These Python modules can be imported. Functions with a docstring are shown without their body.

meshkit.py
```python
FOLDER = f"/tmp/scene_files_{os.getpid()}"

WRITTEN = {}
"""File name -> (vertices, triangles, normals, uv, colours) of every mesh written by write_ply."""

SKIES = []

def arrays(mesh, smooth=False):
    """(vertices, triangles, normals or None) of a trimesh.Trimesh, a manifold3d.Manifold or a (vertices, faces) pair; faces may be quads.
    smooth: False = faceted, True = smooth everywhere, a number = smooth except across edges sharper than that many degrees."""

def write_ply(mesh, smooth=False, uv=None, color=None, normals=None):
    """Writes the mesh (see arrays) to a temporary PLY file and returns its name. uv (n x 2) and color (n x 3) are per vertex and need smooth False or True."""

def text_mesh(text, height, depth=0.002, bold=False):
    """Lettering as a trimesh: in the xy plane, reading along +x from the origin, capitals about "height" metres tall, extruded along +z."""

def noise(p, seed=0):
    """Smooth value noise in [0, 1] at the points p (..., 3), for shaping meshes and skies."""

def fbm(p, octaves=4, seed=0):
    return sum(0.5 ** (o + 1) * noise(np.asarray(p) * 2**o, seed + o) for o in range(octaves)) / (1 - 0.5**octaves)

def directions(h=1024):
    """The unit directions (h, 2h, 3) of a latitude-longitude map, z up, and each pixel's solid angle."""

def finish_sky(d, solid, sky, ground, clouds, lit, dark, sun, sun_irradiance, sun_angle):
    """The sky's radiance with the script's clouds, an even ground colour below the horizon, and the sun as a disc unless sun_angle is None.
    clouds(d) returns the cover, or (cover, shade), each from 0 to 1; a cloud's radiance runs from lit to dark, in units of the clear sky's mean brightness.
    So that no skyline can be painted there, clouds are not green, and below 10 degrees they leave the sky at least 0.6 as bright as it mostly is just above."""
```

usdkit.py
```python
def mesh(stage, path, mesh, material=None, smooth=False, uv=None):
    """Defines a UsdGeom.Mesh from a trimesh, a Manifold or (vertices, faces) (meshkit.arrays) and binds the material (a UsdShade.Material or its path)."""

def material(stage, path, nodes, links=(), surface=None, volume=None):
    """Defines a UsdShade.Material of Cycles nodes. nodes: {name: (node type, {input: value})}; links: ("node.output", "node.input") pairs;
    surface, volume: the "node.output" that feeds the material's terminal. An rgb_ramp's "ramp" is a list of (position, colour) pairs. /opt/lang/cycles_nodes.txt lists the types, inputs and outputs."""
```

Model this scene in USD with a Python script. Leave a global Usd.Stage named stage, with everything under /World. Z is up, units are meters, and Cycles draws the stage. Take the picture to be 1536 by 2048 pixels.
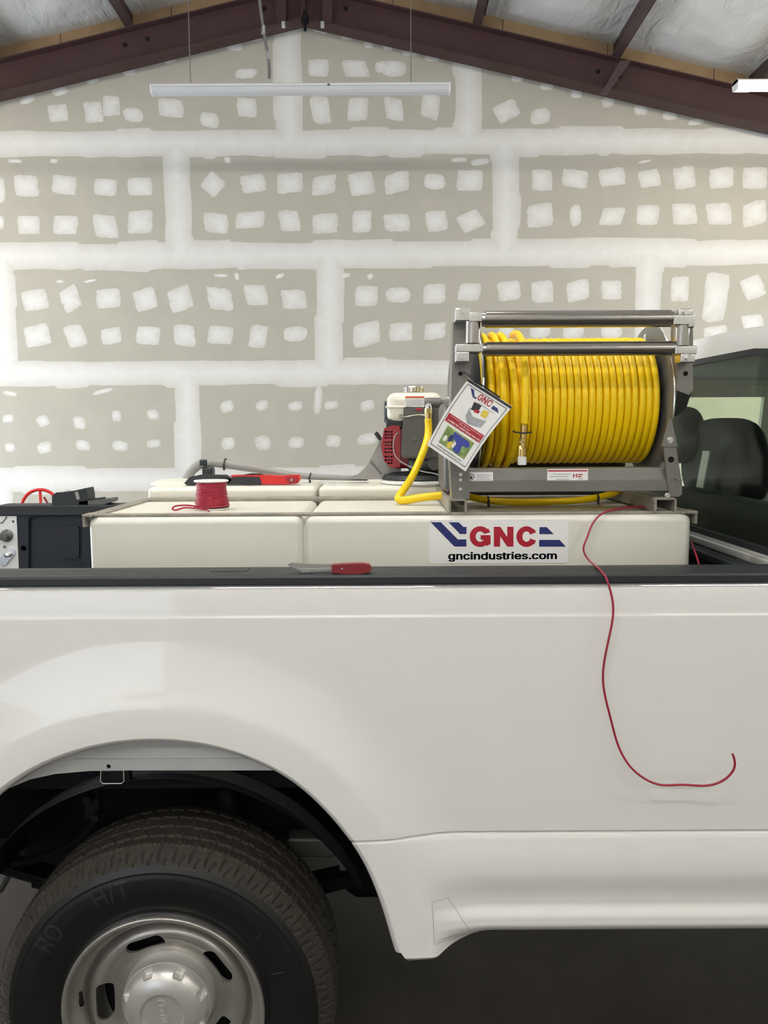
import math, random
import numpy as np, trimesh, manifold3d as m3, usdkit, meshkit
from shapely.geometry import Polygon, Point, LineString, box as sbox
from shapely.ops import unary_union
from scipy.interpolate import PchipInterpolator, CubicSpline
from scipy.spatial import cKDTree
from pxr import Usd, UsdGeom, UsdLux, UsdShade, Gf, Sdf, Vt

stage = Usd.Stage.CreateInMemory()
UsdGeom.SetStageUpAxis(stage, UsdGeom.Tokens.z)
UsdGeom.SetStageMetersPerUnit(stage, 1.0)
world = UsdGeom.Xform.Define(stage, '/World')
stage.SetDefaultPrim(world.GetPrim())

# ------------------------------------------------------------------ camera, daylight, exposure
CAM_H, TILT, ROLL, FPX = 1.83, math.radians(5.9), math.radians(0.32), 1540.0
EXPOSURE = 1.0
LAMP = 35.0          # emission of the lit strip lamps
DAY, DAY_SIDE = 0.40, 5.0     # daylight through the open bay doors
_f = np.array([0, math.cos(TILT), -math.sin(TILT)])
_u0 = np.array([0, math.sin(TILT), math.cos(TILT)])
_r0 = np.array([1.0, 0, 0])
_r = math.cos(ROLL) * _r0 - math.sin(ROLL) * _u0
_u = math.cos(ROLL) * _u0 + math.sin(ROLL) * _r0
EYE = np.array([0, 0, CAM_H])

cam = UsdGeom.Camera.Define(stage, '/World/camera')
cam.CreateHorizontalApertureAttr(36.0); cam.CreateVerticalApertureAttr(48.0)
cam.CreateFocalLengthAttr(36.0 * FPX / 1536.0)
cam.CreateClippingRangeAttr(Gf.Vec2f(0.05, 100))
cam.CreateExposureAttr(EXPOSURE)
cam.AddTransformOp().Set(Gf.Matrix4d(*_r, 0, *_u, 0, *(-_f), 0, *EYE, 1))

def P(px, py, Y):
    """The place at depth Y that stands at a pixel of the photograph."""
    d = _f + _r * (px - 768) / FPX + _u * (1024 - py) / FPX
    return EYE + d * (Y / d[1])
def X_(px, py, Y): return P(px, py, Y)[0]
def Z_(py, Y, px=768): return P(px, py, Y)[2]
def onz(px, py, z):
    """the place on a level surface at height z"""
    d = P(px, py, 1.0) - EYE; return EYE + d * ((z - EYE[2]) / d[2])

dome = UsdLux.DomeLight.Define(stage, '/World/sky')
dome.CreateIntensityAttr(0.25); dome.CreateColorAttr(Gf.Vec3f(0.75, 0.86, 1.0))

RX0, RX1, RY0, RY1 = -7.6, 6.4, -7.0, 8.45       # the room
DX0, DX1, DZ = -7.2, -2.9, 3.3                  # open bay door in the wall behind the camera
SY0, SY1, SZ = 3.4, 7.4, 3.0                    # open bay doors facing each other in the side walls
def daylight(name, w, h, power, right, normal, at):
    """daylight that enters by an open door; the light stands in the opening"""
    l = UsdLux.RectLight.Define(stage, '/World/' + name)
    l.CreateWidthAttr(w); l.CreateHeightAttr(h); l.CreateIntensityAttr(power); l.CreateColorAttr(Gf.Vec3f(0.84, 0.92, 1.0))
    n = [-c for c in normal]
    l.AddTransformOp().Set(Gf.Matrix4d(*right, 0, 0, 0, 1, 0, *n, 0, *at, 1))
daylight('daylight_front', DX1 - DX0, DZ, DAY, (-1, 0, 0), (0, 1, 0), ((DX0 + DX1) / 2, RY0 - 0.05, DZ / 2))
daylight('daylight_left', SY1 - SY0, SZ, DAY_SIDE, (0, 1, 0), (1, 0, 0), (RX0 - .05, (SY0 + SY1) / 2, SZ / 2))
daylight('daylight_right', SY1 - SY0, SZ, DAY_SIDE * .45, (0, -1, 0), (-1, 0, 0), (RX1 + .05, (SY0 + SY1) / 2, SZ / 2))

# ------------------------------------------------------------------ helpers
ORIGIN, USED = {'/World': np.zeros(3)}, {}
def numbered(parent, name):
    k = (parent, name); n = USED.get(k, 0); USED[k] = n + 1
    return f'{parent}/{name}' if n == 0 else f'{parent}/{name}_{n:03d}'
def say(prim, label=None, cat=None, group=None, kind=None):
    for k, v in (('label', label), ('category', cat), ('group', group), ('kind', kind)):
        if v: prim.SetCustomDataByKey(k, v)
    return prim
def thing(name, label=None, cat=None, loc=(0, 0, 0), group=None, kind=None, parent='/World'):
    p = numbered(parent, name)
    x = UsdGeom.Xform.Define(stage, p); loc = np.asarray(loc, float)
    x.AddTranslateOp().Set(Gf.Vec3d(*map(float, loc - ORIGIN[parent])))
    ORIGIN[p] = loc
    say(x.GetPrim(), label, cat, group, kind)
    return p
def obj(name, mesh, mat, parent='/World', smooth=30, label=None, cat=None, group=None, kind=None, prim_var=None, normals=None):
    p = numbered(parent, name)
    if isinstance(mesh, list): mesh = merged(mesh)
    if hasattr(mesh, 'to_mesh'): mesh = tm(mesh)
    o = ORIGIN[parent]
    v = np.asarray(mesh.vertices) - o
    ORIGIN[p] = o
    if prim_var is not None or normals is not None: smooth = False
    m = usdkit.mesh(stage, p, trimesh.Trimesh(v, mesh.faces, process=False), mat, smooth=smooth)
    if prim_var is not None:
        UsdGeom.PrimvarsAPI(m).CreatePrimvar('mud', Sdf.ValueTypeNames.FloatArray, 'vertex').Set(Vt.FloatArray.FromNumpy(np.asarray(prim_var, np.float32)))
    if normals is not None:
        m.CreateNormalsAttr(Vt.Vec3fArray.FromNumpy(np.asarray(normals, np.float32))); m.SetNormalsInterpolation('vertex')
    say(m.GetPrim(), label, cat, group, kind)
    return p
def tm(man):
    a = man.to_mesh(); return trimesh.Trimesh(a.vert_properties[:, :3], a.tri_verts, process=False)
def man(mesh):
    return m3.Manifold(m3.Mesh(np.asarray(mesh.vertices, np.float32), np.asarray(mesh.faces, np.uint32)))
def merged(ms):
    """one clean solid of overlapping solids, or the meshes side by side when they are not solids"""
    try:
        a = [m if hasattr(m, 'to_mesh') else man(trimesh.Trimesh(m.vertices, m.faces, process=True)) for m in ms]
        if all(q.status() == m3.Error.NoError and q.volume() > 0 for q in a): return tm(m3.Manifold.batch_boolean(a, m3.OpType.Add))
    except Exception: pass
    return join(ms)
def join(ms): return trimesh.util.concatenate([tm(m) if hasattr(m, 'to_mesh') else m for m in ms])
def box(x0, x1, y0, y1, z0, z1):
    b = trimesh.creation.box([abs(x1 - x0), abs(y1 - y0), abs(z1 - z0)]); b.apply_translation([(x0 + x1) / 2, (y0 + y1) / 2, (z0 + z1) / 2]); return b
def rbox(x0, x1, y0, y1, z0, z1, r=0.004, n=8):
    x0, x1 = sorted((x0, x1)); y0, y1 = sorted((y0, y1)); z0, z1 = sorted((z0, z1))
    r = min(r, (x1 - x0) * .49, (y1 - y0) * .49, (z1 - z0) * .49)
    s = m3.Manifold.sphere(r, n)
    return tm(m3.Manifold.batch_hull([s.translate([x, y, z]) for x in (x0 + r, x1 - r) for y in (y0 + r, y1 - r) for z in (z0 + r, z1 - r)]))
def prism(pts, axis, a, b):
    """pts in the plane across the axis: x -> (y,z), y -> (x,z), z -> (x,y); from a to b along it."""
    g = pts if hasattr(pts, 'geom_type') else Polygon(pts)
    if not g.is_valid: g = g.buffer(0)
    out = []
    for q in getattr(g, 'geoms', [g]):
        if q.area < 1e-12: continue
        m = trimesh.creation.extrude_polygon(q, abs(b - a), engine='earcut'); v = m.vertices.copy(); lo = min(a, b)
        if axis == 'z': v = v + [0, 0, lo]; f = m.faces
        elif axis == 'y': v = np.c_[v[:, 0], v[:, 2] + lo, v[:, 1]]; f = m.faces[:, ::-1]
        else: v = np.c_[v[:, 2] + lo, v[:, 0], v[:, 1]]; f = m.faces
        out.append(trimesh.Trimesh(v, f, process=False))
    return join(out)
def bevel(pts, axis, a, b, r=0.002):
    """prism with a small chamfer on both end faces."""
    g = pts if hasattr(pts, 'geom_type') else Polygon(pts)
    cs = m3.CrossSection([np.asarray(g.exterior.coords)[:-1].astype(np.float32)[:, :2]])
    t = abs(b - a)
    return prism(g, axis, a, b)
def smooth_path(pts, n=12, closed=False):
    pts = np.asarray(pts, float)
    d = np.r_[0, np.cumsum(np.linalg.norm(np.diff(pts, axis=0), axis=1) ** .5)]
    return CubicSpline(d, pts)(np.linspace(0, d[-1], n * (len(pts) - 1) + 1))
def tube(path, r, n=10, cap=True):
    p = np.asarray(path, float); k = len(p)
    r = np.broadcast_to(r, (k,)) if np.ndim(r) < 2 else np.asarray(r)
    t = np.gradient(p, axis=0); t /= np.linalg.norm(t, axis=1, keepdims=True) + 1e-12
    a = np.array([0, 0, 1.0]) if abs(t[0][2]) < .9 else np.array([1.0, 0, 0])
    u = np.cross(t[0], a); u /= np.linalg.norm(u); vs = []
    ang = np.linspace(0, 2 * np.pi, n, endpoint=False)
    for i in range(k):
        u = u - t[i] * (u @ t[i]); u /= np.linalg.norm(u); w = np.cross(t[i], u)
        vs.append(p[i] + r[i] * (np.cos(ang)[:, None] * u + np.sin(ang)[:, None] * w))
    v = np.vstack(vs); f = []
    i, j = np.meshgrid(np.arange(k - 1), np.arange(n), indexing='ij'); i, j = i.ravel(), j.ravel(); j2 = (j + 1) % n
    q = np.c_[i * n + j, i * n + j2, (i + 1) * n + j2, (i + 1) * n + j]
    f = np.vstack([q[:, [0, 2, 1]], q[:, [0, 3, 2]]]) if False else np.vstack([q[:, [0, 1, 2]], q[:, [0, 2, 3]]])
    if cap:
        v = np.vstack([v, p[0], p[-1]]); c0, c1 = k * n, k * n + 1; jj = np.arange(n); j2 = (jj + 1) % n
        f = np.vstack([f, np.c_[np.full(n, c0), j2, jj], np.c_[np.full(n, c1), (k - 1) * n + jj, (k - 1) * n + j2]])
    m = trimesh.Trimesh(v, f, process=False)
    if m.volume < 0: m.invert()
    return m
def rod(a, b, r, n=16): return tube([a, b], r, n)
def lathe(profile, center, axis='y', n=64):
    """profile: (r, along) pairs, closed into a solid when it starts and ends on r = 0 or is a loop."""
    pr = np.asarray(profile, float); k = len(pr)
    a = np.linspace(0, 2 * np.pi, n, endpoint=False)
    R, A = pr[:, 0][:, None], pr[:, 1][:, None]
    c, s = np.cos(a)[None], np.sin(a)[None]
    Zr = np.zeros_like(c)
    if axis == 'y': v = np.stack([R * c, A + Zr, R * s], -1)
    elif axis == 'x': v = np.stack([A + Zr, R * c, R * s], -1)
    else: v = np.stack([R * c, R * s, A + Zr], -1)
    v = v.reshape(-1, 3) + np.asarray(center, float)
    i, j = np.meshgrid(np.arange(k - 1), np.arange(n), indexing='ij'); i, j = i.ravel(), j.ravel(); j2 = (j + 1) % n
    q = np.c_[i * n + j, i * n + j2, (i + 1) * n + j2, (i + 1) * n + j]
    m = trimesh.Trimesh(v, np.vstack([q[:, [0, 1, 2]], q[:, [0, 2, 3]]]), process=False)
    m.merge_vertices(); m.update_faces(m.nondegenerate_faces()); m.remove_unreferenced_vertices()
    if m.volume < 0: m.invert()
    return m
def bolt(x, y, z, r=0.008, h=0.006):
    """a hex head with a washer that faces the viewer's side (-Y)"""
    a = np.arange(6) * np.pi / 3
    hexa = prism([(x + r * math.cos(t), z + r * math.sin(t)) for t in a], 'y', y - h, y)
    return join([hexa, lathe([(0, 0), (r * 1.35, 0), (r * 1.35, -0.0015), (0, -0.0015)], (x, y, z), 'y', 20)])
def text(s, h, x, y, z, depth=0.0006, bold=False, width=None, rot=0.0):
    """lettering in the upright plane, facing -Y, lower left at x, z"""
    m = meshkit.text_mesh(s, h, depth, bold)
    v = m.vertices.copy()
    if width: v[:, 0] *= width / (v[:, 0].max() - v[:, 0].min())
    v[:, 0] -= v[:, 0].min()
    c, si = math.cos(rot), math.sin(rot)
    vx, vz = v[:, 0] * c - v[:, 1] * si, v[:, 0] * si + v[:, 1] * c
    return trimesh.Trimesh(np.c_[vx + x, y - v[:, 2], vz + z], m.faces, process=False)

LOOKS = {}
UsdGeom.Scope.Define(stage, '/World/Looks')
def mat(name, color, rough=0.5, metal=0.0, coat=0.0, var=0.0, vscale=8.0, bump=0.0, bscale=60.0, spec=0.5, sss=0.0, emit=0.0, coat_rough=0.03):
    nodes = {'p': ('principled_bsdf', {'base_color': color, 'roughness': rough, 'metallic': metal, 'coat_weight': coat, 'coat_roughness': coat_rough, 'specular_ior_level': spec})}
    links = []
    if emit: nodes['p'][1].update(emission_color=color, emission_strength=emit)
    if sss: nodes['p'][1].update(subsurface_weight=sss, subsurface_radius=(0.02, 0.018, 0.012), subsurface_scale=1.0)
    if var or bump: nodes['g'] = ('texture_coordinate', {})
    if var:
        nodes['n'] = ('noise_texture', {'scale': vscale, 'detail': 5.0, 'roughness': .6})
        lo, hi = [max(0, c * (1 - var)) for c in color], [min(1, c * (1 + var)) for c in color]
        nodes['r'] = ('rgb_ramp', {'ramp': [(.3, lo), (.7, hi)]})
        links += [('g.object', 'n.vector'), ('n.fac', 'r.fac'), ('r.color', 'p.base_color')]
    if bump:
        nodes['bn'] = ('noise_texture', {'scale': bscale, 'detail': 4.0})
        nodes['b'] = ('bump', {'strength': bump, 'distance': 0.002})
        links += [('g.object', 'bn.vector'), ('bn.fac', 'b.height'), ('b.normal', 'p.normal')]
    LOOKS[name] = usdkit.material(stage, f'/World/Looks/{name}', nodes, links, surface='p.BSDF')
    return LOOKS[name]
def emitter(name, color, s):
    return usdkit.material(stage, f'/World/Looks/{name}', {'e': ('emission', {'color': color, 'strength': s})}, [], surface='e.emission')
def pane(name, tint, gloss=0.02):
    return usdkit.material(stage, f'/World/Looks/{name}', {'t': ('transparent_bsdf', {'color': tint}), 'g': ('glossy_bsdf', {'color': (1, 1, 1), 'roughness': gloss}),
        'f': ('layer_weight', {'blend': .5}), 'q': ('math', {'math_type': 'power', 'value2': 5.0}), 'k': ('math', {'math_type': 'multiply_add', 'value2': .22, 'value3': .006}), 'm': ('mix_closure', {})},
        [('f.facing', 'q.value1'), ('q.value', 'k.value1'), ('k.value', 'm.fac'), ('t.BSDF', 'm.closure1'), ('g.BSDF', 'm.closure2')], surface='m.closure')

PAINT = mat('white_paint', (0.78, 0.775, 0.76), 0.35, coat=1.0, coat_rough=0.045)
PAINT_IN = mat('white_primer', (0.62, 0.62, 0.61), 0.5, var=.05)
BLACKP = mat('black_plastic', (0.017, 0.021, 0.0235), 0.45, bump=.25, bscale=500)
LINER = mat('bed_liner', (0.0085, 0.012, 0.020), 0.45, bump=.6, bscale=250)
DARK = mat('underbody_black', (0.0035, 0.004, 0.005), 0.7, var=.3, spec=.25)
RUBBER = mat('tyre_rubber', (0.0065, 0.007, 0.0075), 0.36, var=.15, vscale=30)
RUBBER2 = mat('worn_rubber', (0.020, 0.0205, 0.021), 0.3)
TREAD = mat('tyre_tread', (0.024, 0.020, 0.0145), 0.72, var=.3, vscale=40)
STEEL_W = mat('wheel_steel', (0.43, 0.415, 0.39), 0.33, metal=.75, var=.10, vscale=14)
CAPM = mat('hub_cap_silver', (0.62, 0.61, 0.59), 0.33, metal=.6)
POLY = mat('white_poly', (0.73, 0.725, 0.645), 0.42, var=.03, vscale=3)
STRAP = mat('galvanised_frame', (0.33, 0.305, 0.26), 0.5, metal=.4, var=.2, vscale=20)
REEL = mat('grey_reel_paint', (0.215, 0.21, 0.195), 0.36, metal=.5, var=.08, bump=.12, bscale=240)
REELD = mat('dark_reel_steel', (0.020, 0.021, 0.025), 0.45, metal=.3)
CHROME = mat('zinc_plate', (0.70, 0.70, 0.69), 0.22, metal=1.0, bump=.15, bscale=60)
ROLLER = mat('roller_steel', (0.42, 0.40, 0.375), 0.24, metal=1.0)
YELLOW = mat('yellow_hose', (0.92, 0.62, 0.001), 0.36, spec=.5)
BRASS = mat('brass', (0.62, 0.43, 0.16), 0.28, metal=1.0)
WHITEP = mat('white_plastic', (0.80, 0.80, 0.79), 0.4)
REDW = mat('red_wire', (0.33, 0.014, 0.040), 0.36)
REDP = mat('red_paint', (0.30, 0.009, 0.022), 0.32, coat=.6)
REDB = mat('bright_red', (0.62, 0.022, 0.02), 0.38)
CREAM = mat('cream_tank', (0.72, 0.69, 0.60), 0.3, coat=.5)
GREY = mat('grey_plastic', (0.30, 0.295, 0.285), 0.5, var=.05)
GUARD = mat('grey_guard', (0.115, 0.115, 0.11), 0.42, metal=.3, var=.08)
STICK = mat('white_vinyl', (0.84, 0.84, 0.83), 0.3)
NAVY = mat('navy_print', (0.018, 0.028, 0.155), 0.4)
DNAVY = mat('dark_navy_print', (0.008, 0.012, 0.045), 0.4)
CRIM = mat('crimson_print', (0.42, 0.009, 0.03), 0.4)
INK = mat('black_ink', (0.02, 0.02, 0.022), 0.5)
ORANGE = mat('orange_print', (0.70, 0.12, 0.02), 0.5)
GREENP = mat('green_print', (0.22, 0.32, 0.10), 0.5, var=.5, vscale=60)
BLUEP = mat('blue_print', (0.035, 0.06, 0.34), 0.5)
GPRINT = mat('grey_print', (0.36, 0.37, 0.40), 0.5, var=.2, vscale=90)
YPRINT = mat('yellow_print', (0.72, 0.56, 0.06), 0.5)
BEAM = mat('red_oxide_beam', (0.050, 0.0205, 0.0195), 0.6, var=.12, vscale=4)
PURL = mat('purlin_paint', (0.062, 0.038, 0.037), 0.5, var=.15, vscale=4)
TAN = mat('kraft_board', (0.36, 0.245, 0.135), 0.75, var=.12, vscale=6)
HOUS = mat('fixture_white', (0.82, 0.82, 0.83), 0.4)
LENS_OFF = mat('lens_off', (0.60, 0.60, 0.62), 0.3)
LENS_WARM = emitter('lens_warm', (1.0, 0.87, 0.66), LAMP * .52)
LENS_ON = emitter('lens_on', (1.0, 0.955, 0.875), LAMP)
GALV = mat('conduit_steel', (0.30, 0.30, 0.30), 0.35, metal=.9)
SILVER = mat('jamb_metal', (0.66, 0.67, 0.68), 0.4, coat=.4)
CABTRIM = mat('silver_trim', (0.55, 0.55, 0.54), 0.35, metal=.5)
INTER = mat('cab_interior', (0.005, 0.006, 0.009), 0.85, var=.2)
HEADL = mat('cab_headliner', (0.26, 0.26, 0.26), 0.9)
STRAPG = mat('belt_grey', (0.30, 0.31, 0.32), 0.8)
GLASS = pane('cab_glass', (0.945, 0.98, 0.91))
TOOLM = mat('tool_steel', (0.48, 0.47, 0.45), 0.3, metal=.9)
TOOLRED = mat('tool_red_grip', (0.21, 0.014, 0.020), 0.45)
PRIMER_WALL = mat('painted_drywall', (0.62, 0.61, 0.58), 0.8, var=.03)
TAIL = mat('red_lens', (0.5, 0.01, 0.012), 0.15, coat=1)

def mud_material():
    n = {'a': ('attribute', {'attribute': 'mud'}), 'g': ('geometry', {}),
         'n1': ('noise_texture', {'scale': 5.0, 'detail': 6.0, 'roughness': .65}), 'n2': ('noise_texture', {'scale': 38.0, 'detail': 3.0}),
         'k': ('math', {'math_type': 'multiply_add', 'value2': 0.5, 'value3': -0.25}), 's': ('math', {'math_type': 'add', 'use_clamp': True}),
         'r': ('rgb_ramp', {'ramp': [(0, (0.47, 0.445, 0.385)), (.35, (0.575, 0.553, 0.505)), (.75, (0.675, 0.660, 0.625)), (1, (0.735, 0.725, 0.70))]}),
         'p': ('principled_bsdf', {'roughness': 0.85, 'specular_ior_level': 0.2})}
    return usdkit.material(stage, '/World/Looks/joint_compound', n, [('g.position', 'n1.vector'), ('n1.fac', 'k.value1'), ('k.value', 's.value1'), ('a.fac', 's.value2'), ('s.value', 'r.fac'), ('r.color', 'p.base_color')], surface='p.BSDF')
MUD = mud_material()
BOARD = mat('drywall_paper', (0.465, 0.438, 0.375), 0.88, var=.04, vscale=3, spec=.2)
CONC = mat('concrete_floor', (0.052, 0.044, 0.035), 0.6, var=.28, vscale=2.2, bump=.15, bscale=30, spec=.3)

def insulation_material():
    n = {'g': ('geometry', {}), 'mp': ('mapping', {'scale': (2.2, 0.75, 2.0), 'rotation': (0, 0, 0.5)}), 'n': ('noise_texture', {'scale': 4.0, 'detail': 5.0, 'distortion': 1.2}),
         'b': ('bump', {'strength': 0.55, 'distance': 0.035}), 'p': ('principled_bsdf', {'base_color': (0.67, 0.67, 0.655), 'roughness': 0.45})}
    return usdkit.material(stage, '/World/Looks/vinyl_insulation', n, [('g.position', 'mp.vector'), ('mp.vector', 'n.vector'), ('n.fac', 'b.height'), ('b.normal', 'p.normal')], surface='p.BSDF')
INSUL = insulation_material()
rng = random.Random(7)

# ------------------------------------------------------------------ the building
YW = 8.45
RIDGE = P(610, 55, 8.34)
RXR, RZB = RIDGE[0], RIDGE[2]
SL = 0.225
def zbot(x): return RZB - SL * abs(x - RXR)                 # underside of the rafters
BEAM_H, PUR_H = 0.325, 0.235
def zroof(x): return zbot(x) + BEAM_H + PUR_H               # underside of the insulation

FZ = Z_(2029, 1.80, 325) - .432                             # the tires stand on it
obj('floor', box(RX0 - .2, RX1 + .2, RY0 - .2, RY1 + .2, FZ - .15, FZ), CONC, kind='structure', label='dark bare concrete floor under the white pickup', smooth=False)

# back wall: boards, taped joints and screw patches
wall = thing('wall_back', 'unpainted gable wall of grey drywall with white taped joints', None, (0, YW, FZ), kind='structure')
gable = [(RX0, FZ), (RX1, FZ), (RX1, zroof(RX1) + .05), (RXR, zroof(RXR) + .05), (RX0, zroof(RX0) + .05)]
obj('wall_core', prism(gable, 'y', YW + .014, YW + .12), PRIMER_WALL, wall, smooth=False)
gpoly = Polygon([(RX0, FZ + .02), (RX1, FZ + .02), (RX1, zbot(RX1) + .25), (RXR, zbot(RXR) + .25), (RX0, zbot(RX0) + .25)])
jz = [Z_(y, YW) for y in (285, 509, 744, 957)]              # heights of the four level joints
jz.append(jz[-1] - 1.2)
rows = [(jz[0], jz[0] + 3.2, [578, 937]), (jz[1], jz[0], [355, 1011, 1011 + 662, 355 - 662]), (jz[2], jz[1], [5, 659, 1295, 659 - 1310]), (jz[3], jz[2], [376, 1037, 376 - 662, 1037 + 662]), (jz[4], jz[3], [5, 659, 1295])]
vjoints = []
for k, (z0, z1, xs) in enumerate(rows):
    cuts = sorted(X_(x, {0: 180, 1: 400, 2: 630, 3: 850, 4: 1050}[k], YW) for x in xs)
    edges = [RX0] + [c for c in cuts if RX0 < c < RX1] + [RX1]
    for a, b in zip(edges[:-1], edges[1:]):
        g = sbox(a + .0015, z0 + .0015, b - .0015, z1 - .0015).intersection(gpoly)
        if g.area > .01:
            obj('drywall_sheet', prism(g, 'y', YW, YW + .0125), BOARD, wall, smooth=False)
    vjoints += [(c, z0, z1) for c in edges[1:-1]]

def mud_band(a, b, half, seed, t=0.0022):
    """a taped joint from a to b in the wall's plane with ragged edges; returns (mesh, mud value per corner)"""
    r = np.random.default_rng(seed); a, b = np.array(a), np.array(b); L = np.linalg.norm(b - a); n = max(8, int(L / .035))
    d = (b - a) / L; nn = np.array([-d[1], d[0]]); s = np.linspace(0, L, n)
    def edge(k):
        q = np.c_[s * 1.1, np.full(n, k * 7.3 + seed), np.zeros(n)]
        base = half * (0.88 + 0.26 * meshkit.fbm(q, 3, seed) + 0.14 * meshkit.noise(q * 5, seed + 3))
        step = np.where(meshkit.noise(q * 2.2, seed + 9) > .62, .024, 0.0)
        return base + step
    eu, el = edge(1), -edge(2)
    cols = [el, el * .93, el * .45, np.zeros(n), eu * .45, eu * .93, eu]
    val, th = [.42, .55, .82, 1.0, .82, .55, .42], [.0004, .0012, t, t, t, .0012, .0004]
    V, W = [], []
    for c, vv, tt in zip(cols, val, th):
        p = a + d * s[:, None] + nn * c[:, None]
        V.append(np.c_[p[:, 0], np.full(n, YW - tt), p[:, 1]]); W.append(np.full(n, vv) + r.normal(0, .025, n))
    V.append(np.c_[V[-1][:, 0], np.full(n, YW), V[-1][:, 2]]); W.append(W[-1]); V.insert(0, np.c_[V[0][:, 0], np.full(n, YW), V[0][:, 2]]); W.insert(0, W[0])
    k = len(V); V = np.vstack(V); W = np.concatenate(W)
    i, j = np.meshgrid(np.arange(k - 1), np.arange(n - 1), indexing='ij'); i, j = i.ravel(), j.ravel()
    q = np.c_[i * n + j, i * n + j + 1, (i + 1) * n + j + 1, (i + 1) * n + j]
    f = np.vstack([q[:, [0, 1, 2]], q[:, [0, 2, 3]]])
    m = trimesh.Trimesh(V, f, process=False)
    if m.face_normals[:, 1].mean() > 0: m.invert()
    return m, W
for k, z in enumerate(jz[:4]):
    zt = lambda x: z
    m, w = mud_band((RX0 + .02, z), (RX1 - .02, z), 0.122, 20 + k)
    if k == 0:      # the top joint ends under the rafters
        keep = m.vertices[:, 2] < np.array([zbot(x) + .22 for x in m.vertices[:, 0]])
    obj('joint_compound_band', m, MUD, wall, prim_var=w)
for k, (x, z0, z1) in enumerate(vjoints):
    z1 = min(z1, zbot(x) + .15)
    if z1 - z0 < .2: continue
    m, w = mud_band((x, z0 + .03), (x, z1 - .03), 0.128, 60 + k, t=.0026)
    obj('joint_compound_band', m, MUD, wall, prim_var=w)

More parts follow.
